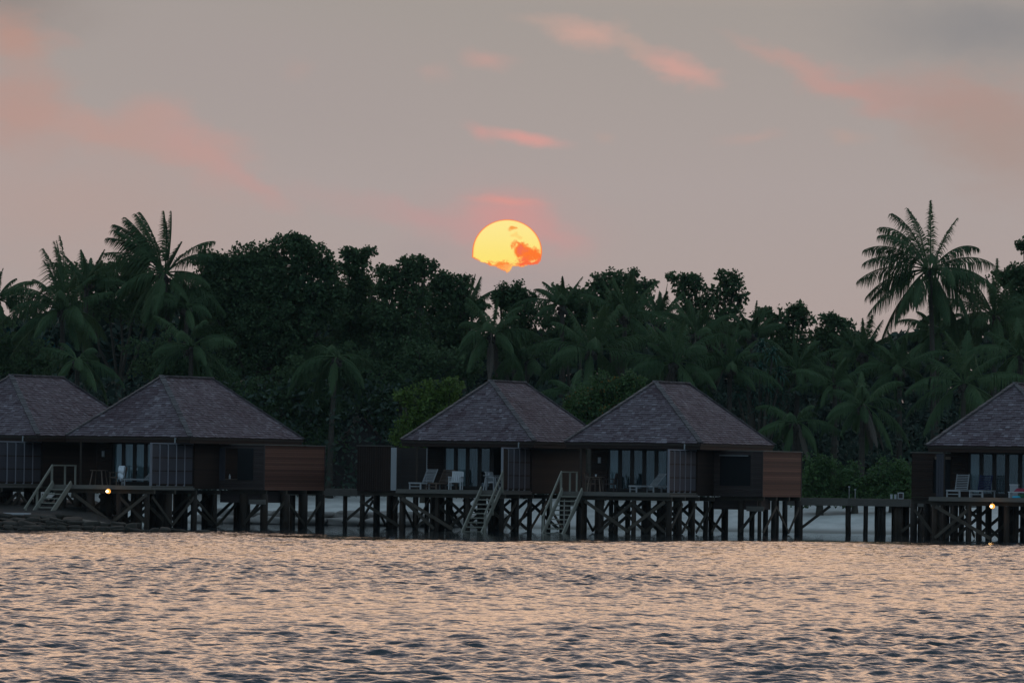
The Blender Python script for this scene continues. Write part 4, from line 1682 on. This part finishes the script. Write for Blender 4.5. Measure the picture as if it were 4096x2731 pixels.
# broadleaf trees, left to right
tree([(350, 1120, 90, 60), (470, 1100, 110, 50), (560, 1120, 90, 60), (430, 1200, 150, 80), (600, 1230, 110, 80)], 436, 470, 'green broadleaf tree between the two left palms, behind the wind swept one', 1, leafm='leaf')
tree([(850, 1060, 80, 45), (960, 1050, 90, 50), (1060, 1040, 90, 50), (1190, 1000, 95, 48), (1190, 965, 40, 20), (1270, 1050, 70, 60), (900, 1150, 130, 90), (1060, 1150, 140, 100), (1230, 1160, 120, 90),
      (1320, 1090, 35, 25), (880, 1080, 70, 50), (1010, 1110, 110, 70), (1130, 1080, 100, 70), (1330, 1160, 60, 60), (1300, 1240, 90, 70), (830, 1180, 90, 80), (960, 1280, 160, 110), (1150, 1290, 170, 120), (1000, 1420, 170, 100), (1200, 1420, 150, 100)], 428, 1090, 'largest dark broadleaf tree, its wide dome rising left of the sun', 2)
tree([(1435, 1020, 45, 22), (1420, 1070, 50, 30), (1395, 1020, 18, 12), (1440, 1130, 70, 45), (1400, 1190, 80, 50), (1440, 1270, 120, 80), (1400, 1400, 130, 100)], 431, 1420, 'dark tree with a narrow knobbly top just right of the dome tree', 3, density=1.05)
tree([(1660, 1050, 45, 16), (1700, 1075, 38, 22), (1560, 1095, 45, 22), (1630, 1110, 60, 35), (1560, 1150, 80, 40), (1650, 1180, 70, 50), (1580, 1260, 130, 80), (1600, 1390, 140, 100)], 429, 1600, 'dark tree with a flat leaning top branch left of the sun', 4, density=1.0)
tree([(1770, 1130, 55, 30), (1830, 1150, 60, 40), (1760, 1200, 90, 60), (1860, 1230, 60, 50), (1900, 1230, 28, 16), (1780, 1310, 120, 80), (1850, 1400, 110, 80)], 433, 1800, 'brownish dark tree under the left side of the sun', 5)
tree([(2055, 1160, 40, 24), (2040, 1200, 62, 34), (2000, 1195, 22, 12), (2100, 1195, 35, 20), (2080, 1260, 85, 60), (2050, 1360, 110, 80), (2190, 1260, 40, 30)], 434, 2060, 'small round topped tree directly under the sun', 6)
tree([(2270, 1190, 60, 45), (2320, 1250, 70, 50), (2260, 1310, 90, 70)], 431, 2280, 'leafy tree grown into the small palm right of the sun', 7)
tree([(2440, 1125, 50, 25), (2510, 1130, 60, 35), (2560, 1170, 50, 40), (2400, 1150, 30, 18), (2370, 1200, 50, 40), (2480, 1210, 100, 60), (2460, 1320, 130, 90)], 438, 2470, 'round leafy tree behind the clustered palms right of the sun', 8)
tree([(2725, 1120, 35, 22), (2780, 1135, 35, 22), (2740, 1170, 45, 35), (2910, 1120, 40, 22), (2935, 1160, 42, 28), (2960, 1190, 20, 14), (2870, 1180, 50, 30), (2830, 1215, 60, 35), (2760, 1240, 60, 40), (2920, 1230, 60, 40), (2830, 1320, 130, 80)], 432, 2830,
     'open tree with two knobbly heads, midway between sun and tallest palm', 9, density=.55)
tree([(3070, 1265, 40, 18), (3180, 1240, 36, 14), (3215, 1275, 35, 20), (3130, 1300, 70, 40), (3160, 1390, 110, 80)], 436, 3140, 'low leafy tree with small tufts left of the tall right palm', 10)
tree([(3330, 1285, 38, 18), (3370, 1310, 40, 25), (3300, 1340, 60, 40), (3380, 1400, 80, 60)], 437, 3340, 'low bushy tree between the tufted tree and the tall right palm', 11)
tree([(4102, 985, 20, 11), (4080, 1095, 50, 24), (4040, 1110, 50, 35), (4100, 1170, 80, 70), (4060, 1290, 100, 90)], 431, 4080, 'dark tree cut by the right picture edge', 12)
tree([(-20, 1390, 100, 90), (120, 1450, 120, 90)], 432, 40, 'shadowy tree behind the leftmost roof', 13, density=.8)
tree([(640, 1440, 120, 90), (760, 1500, 120, 80), (880, 1540, 110, 80), (1060, 1600, 130, 90), (1190, 1560, 120, 100), (1300, 1620, 100, 80), (1080, 1730, 150, 90), (1240, 1760, 120, 90)], 421, 1000,
     'dark shrubby tree above the left red brown bath wing', 14, density=.75)
tree([(1500, 1560, 120, 90), (1640, 1520, 110, 80), (1420, 1480, 110, 80), (1540, 1700, 90, 80), (1700, 1450, 110, 70), (1850, 1480, 80, 60)], 423, 1560, 'dark leafy tree behind the yellow green bush', 15, density=.8)

# bushes
tree([(1640, 1700, 60, 60), (1690, 1640, 65, 55), (1730, 1590, 55, 50), (1610, 1750, 45, 40), (1720, 1680, 60, 60), (1700, 1740, 70, 50), (1790, 1640, 60, 60), (1620, 1590, 25, 18), (1800, 1560, 40, 40)], 407, 1700,
     'yellow green bush beside the left slope of the middle roof', 40, name='bush', cat='bush', group=None, leafm='leafwarm', size=.13, clr=.2, density=1.3)
tree([(2330, 1610, 70, 55), (2420, 1560, 70, 50), (2500, 1540, 60, 40), (2290, 1650, 60, 40), (2400, 1630, 80, 50), (2500, 1600, 70, 45), (2540, 1545, 35, 30), (2350, 1690, 70, 40)], 404, 2400,
     'green bush flecked with orange leaves between the two middle roofs', 41, name='bush', cat='bush', group=None, leafm='leafbush', flower='leafrust', flr=.28, size=.13, clr=.2, density=1.3)
for i, (lo_, lab) in enumerate((([(3250, 1900, 70, 60), (3300, 1960, 80, 55), (3230, 1980, 60, 40), (3290, 1870, 40, 30)], 'green hedge bush touching the right end of the red brown bath wing'),
                                ([(3390, 1910, 80, 55), (3440, 1960, 80, 55), (3380, 1990, 70, 35)], 'green hedge bush behind the two thin poles'),
                                ([(3540, 1900, 80, 55), (3560, 1960, 90, 55), (3640, 1920, 70, 60), (3620, 1980, 80, 40)], 'green hedge bush behind the white bollards'))):
    tree(lo_, 403.5, lo_[0][0] + 30, lab, 50 + i, name='bush', cat='bush', group='hedge bushes behind the right jetty', leafm='leafbush', size=.13, clr=.2, density=1.2, zbase=1.0)


# spiky pandanus
def pandanus(U, V, D, label, seed, heads):
    rnd = random.Random(seed)
    c = P(U, V, D)
    root = empty('pandanus', (c.x, D, 1.55), label=label, cat='tree')
    q, w = MB(), MB()
    for (du, dv) in heads:
        h = P(U + du, V + dv, D) - root.location + Vector((0, rnd.uniform(-.8, .8), 0))
        w.tube([(0, 0, -.3), (h.x * .4, h.y * .4, h.z * .5), h], [.13, .10, .07], 7)
        for k in range(46):
            a, el = k * 2.4, R(85 - k * 2.6 + rnd.uniform(-8, 8))
            d = Vector((math.cos(a) * math.cos(el), math.sin(a) * math.cos(el), math.sin(el)))
            s = d.cross(Vector((0, 0, 1)))
            s = s.normalized() * .035 if s.length > .05 else Vector((.035, 0, 0))
            l = rnd.uniform(.7, 1.05)
            m1 = h + d * l * .55
            m2 = m1 + (d + Vector((0, 0, -1.0))).normalized() * l * .5
            t = rnd.random()
            q.poly([h - s, h + s, m1 + s, m1 - s], t)
            q.poly([m1 - s, m1 + s, m2 + s * .1, m2 - s * .1], t)
    w.build('trunk', M['bark'], root, smooth=True)
    q.build('crown', M['pandanus'], root)


pandanus(3040, 1480, 417, 'blue green spiky pandanus above the right slope of the roof right of the middle', 60,
         [(0, 0), (-60, 30), (50, -60), (30, 70), (-30, 110), (80, 20), (-90, 90), (20, 150), (60, 130), (10, -90), (90, 100), (-50, -30)])

# palms, left to right; U, V is the heart of each crown
Wl = (-.30, 0, .02)
PALMS = [
    (250, 1240, 421, 3.9, 'big full palm above the leftmost roof, its top fronds bunched upright', dict(n=24, droop=1.1, wind=(-.12, 0, 0), extra=[(100, 76, 4.0, .35), (80, 80, 4.2, .25), (120, 70, 3.8, .5), (95, 84, 3.9, .2)])),
    (345, 1130, 431, 2.6, 'smaller palm with spiky upright fronds behind the big left palm', dict(n=12, el0=-5, droop=.5)),
    (-20, 1200, 424, 2.8, 'palm cut by the left picture edge', dict(n=18, wind=(.1, 0, 0))),
    (655, 1095, 425, 3.8, 'tall wind swept palm standing highest at the left, its fronds combed to the left',
     dict(nl=66, wd=.030, leaf=1.1, n=13, el0=-50, el1=10, droop=1.35, lean=.8, wind=(-.1, 0, 0), lwind=(-.55, 0, .12), extra=[(130, 72, 3.9, .75, 1), (150, 64, 3.9, .85), (170, 60, 4.0, .95, 1.1), (185, 50, 3.8, 1.0, 1.1), (195, 55, 3.8, .85, 1.1), (160, 74, 3.7, .7, .9), (172, 66, 3.8, .6, 1), (178, 24, 3.9, 1.2), (200, 35, 3.7, .95),
                                                                     (60, 84, 3.5, .08, .6), (10, 81, 3.5, .05, .6), (5, 50, 3.4, 1.25), (-12, 42, 3.1, 1.5), (20, 62, 2.0, .5)])),
    (765, 1385, 418, 3.3, 'low palm with arching pale ribbed fronds above the second roof', dict(n=14, el0=-50, el1=60, droop=1.5)),
    (745, 1230, 424, 2.8, 'palm half hidden below the wind swept one', dict(n=12, el0=-30, el1=60, droop=1.4)),
    (310, 1440, 415, 2.8, 'low palm right behind the leftmost roof', dict(n=12, el0=-45, el1=50, droop=1.4)),
    (1345, 1430, 418, 3.4, 'slim palm with long hanging fronds whose bare trunk stands in the gap', dict(n=13, el0=-66, el1=35, droop=2.0, lean=-.3)),
    (1490, 1185, 440, 2.1, 'palm whose two spiky frond tips stick out beside the narrow topped tree', dict(n=9, el0=10, el1=85, droop=.4)),
    (1860, 1240, 441, 2.6, 'palm with spiky tips rising under the left edge of the sun', dict(n=10, el0=5, el1=82, droop=.5, extra=[(20, 66, 2.1, .05)])),
    (1965, 1335, 417, 3.3, 'full palm with a thick trunk just above the middle roof', dict(n=20, el0=-45, droop=1.3, lean=-.15, dry=2)),
    (2250, 1222, 429, 2.6, 'small palm with curled tips right of the sun', dict(n=9, el0=0, droop=1.0, extra=[(165, 52, 1.9, 1.4), (150, 62, 1.8, 1.0), (85, 85, 1.6, .1), (18, 42, 2.1, .9), (30, 60, 1.5, .6)])),
    (2365, 1400, 416, 3.9, 'wide palm with broad fronds spread low over the bush with orange leaves', dict(n=18, el0=-25, el1=82, droop=1.0)),
    (2500, 1260, 424, 3.2, 'tall palm of the cluster right of the sun with upright bunched fronds', dict(n=17, el0=-15, el1=85, droop=.6, extra=[(70, 72, 2.3, .3, .8), (130, 70, 2.3, .4, .8)])),
    (2695, 1450, 414, 4.0, 'palm fanning out right above the ridge of the roof right of the middle', dict(n=20, el0=-40, el1=84, droop=1.0, dry=1)),
    (2640, 1270, 428, 2.6, 'slender palm with upright spikes left of the two headed tree', dict(n=12, el0=10, el1=84, droop=.5)),
    (2780, 1335, 421, 3.3, 'palm in front of the two headed tree', dict(n=16, el0=-10, el1=84, droop=.8, dry=2)),
    (3005, 1335, 426, 2.4, 'palm with a few stiff spikes right of the two headed tree', dict(n=13, el0=0, el1=82, droop=.7, extra=[(35, 60, 1.8, .1)])),
    (2920, 1470, 415, 3.1, 'dark palm above the right slope of the roof right of the middle', dict(n=16, el0=-30, el1=80, droop=1.1)),
    (3190, 1480, 418, 3.2, 'dim palm between the pandanus and the tall right palm', dict(n=16, el0=-35, el1=80, droop=1.1)),
    (3180, 1690, 410, 2.8, 'low palm with bowed fronds just above the right end of the bath wing', dict(n=12, el0=-50, el1=60, droop=1.6, dry=2)),
    (3450, 1410, 425, 2.8, 'palm with short upright spikes left below the tall right palm', dict(n=15, el0=-20, el1=84, droop=.7)),
    (3450, 1620, 410, 3.3, 'low palm with pale hanging dead fronds over the dark shade', dict(n=16, el0=-45, el1=70, droop=1.4, dry=3)),
    (3720, 1080, 424, 4.25, 'tallest palm, standing alone above the others at the right',
     dict(nl=64, wd=.030, leaf=1.2, n=11, el0=-58, el1=0, droop=1.3, lean=.4, wind=(-.05, 0, -.02), extra=[(80, 86, 3.9, .05, .4), (150, 68, 4.0, 1.25), (135, 74, 3.8, 1.0, .8), (165, 62, 3.9, 1.6), (200, 54, 3.8, 1.5), (180, 40, 4.0, 1.35), (190, 27, 3.9, 1.2),
                                                                 (178, 10, 4.2, 1.1), (170, -6, 4.0, 1.1), (185, -24, 4.3, .9), (30, 66, 3.4, .7, .55), (10, 50, 3.2, 1.6), (0, 28, 3.7, 1.25), (-12, 8, 3.6, 1.2), (-5, -25, 3.9, 1.0),
                                                                 (-90, 40, 3.4, 2.0), (-70, 15, 3.8, 1.6)])),
    (3855, 1535, 411, 4.2, 'wide dark palm with long level fronds left of the right edge roof', dict(n=18, el0=-55, el1=75, droop=1.1)),
    (3600, 1470, 418, 3.3, 'dark palm below the tallest palm', dict(n=16, el0=-25, el1=82, droop=.9)),
    (3980, 1260, 427, 3.7, 'big palm right of the tallest palm with one upright spike', dict(n=20, el0=-35, el1=84, droop=1.0, extra=[(80, 84, 3.2, .1)])),
    (4080, 1420, 417, 3.4, 'palm cut by the right picture edge above the right edge roof', dict(n=18, el0=-35, el1=80, droop=1.1)),
    (3750, 1330, 429, 3.2, 'dense palm in the shade under the tallest palm', dict(n=16, el0=-30, el1=75, droop=1.1)),
    (2110, 1440, 420, 3.0, 'dim palm between the thick trunked palm and the wide palm', dict(n=14, el0=-35, el1=75, droop=1.1)),
    (2290, 1560, 409, 2.3, 'small low palm between the two middle roofs', dict(n=10, el0=-20, el1=60, droop=1.5)),
    (3340, 1540, 416, 3.0, 'dim palm in the right thicket above the pale dead fronds', dict(n=14, el0=-30, el1=80, droop=1.0)),
]
for i, (U, V, D, L, lab, kw) in enumerate(PALMS):
    palm(U, V, D, L, lab, 700 + i * 7, **kw)

# the wood behind, one mass
rw = random.Random(91)
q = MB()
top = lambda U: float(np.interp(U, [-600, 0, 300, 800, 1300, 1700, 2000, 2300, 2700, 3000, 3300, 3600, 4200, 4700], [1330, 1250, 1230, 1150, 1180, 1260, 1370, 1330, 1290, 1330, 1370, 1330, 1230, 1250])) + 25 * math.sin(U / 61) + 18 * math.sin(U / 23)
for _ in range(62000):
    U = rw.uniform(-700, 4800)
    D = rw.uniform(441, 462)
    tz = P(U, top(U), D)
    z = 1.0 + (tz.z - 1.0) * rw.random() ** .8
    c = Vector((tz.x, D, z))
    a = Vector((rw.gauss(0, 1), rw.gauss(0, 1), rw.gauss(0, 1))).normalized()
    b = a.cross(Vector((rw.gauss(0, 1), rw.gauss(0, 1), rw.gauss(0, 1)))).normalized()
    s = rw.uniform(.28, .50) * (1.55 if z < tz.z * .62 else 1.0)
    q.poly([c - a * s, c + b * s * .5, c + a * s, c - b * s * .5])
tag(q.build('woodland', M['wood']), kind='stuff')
q = MB()
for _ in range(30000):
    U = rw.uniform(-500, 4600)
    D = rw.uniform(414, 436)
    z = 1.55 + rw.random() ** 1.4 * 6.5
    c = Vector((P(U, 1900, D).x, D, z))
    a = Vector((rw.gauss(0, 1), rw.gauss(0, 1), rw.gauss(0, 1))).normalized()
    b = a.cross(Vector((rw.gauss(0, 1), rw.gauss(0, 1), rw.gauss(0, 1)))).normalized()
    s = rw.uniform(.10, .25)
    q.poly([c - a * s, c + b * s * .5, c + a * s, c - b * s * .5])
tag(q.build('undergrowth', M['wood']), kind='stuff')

# ------------------------------------------------------------------ evening sea haze
q = MB()
q.box(-420, 420, -90, 790, -4.5, 32)
hz = q.build('haze', bpy.data.materials.new('evening haze'))
tag(hz, kind='stuff')
hm = hz.data.materials[0]
hm.use_nodes = True
hm.node_tree.nodes.clear()
hv = hm.node_tree.nodes.new('ShaderNodeVolumePrincipled')
hv.inputs['Color'].default_value = (.62, .84, .96, 1)
hv.inputs['Density'].default_value = 2.8e-5
hv.inputs['Anisotropy'].default_value = 0.0
ho = hm.node_tree.nodes.new('ShaderNodeOutputMaterial')
hm.node_tree.links.new(hv.outputs[0], ho.inputs['Volume'])
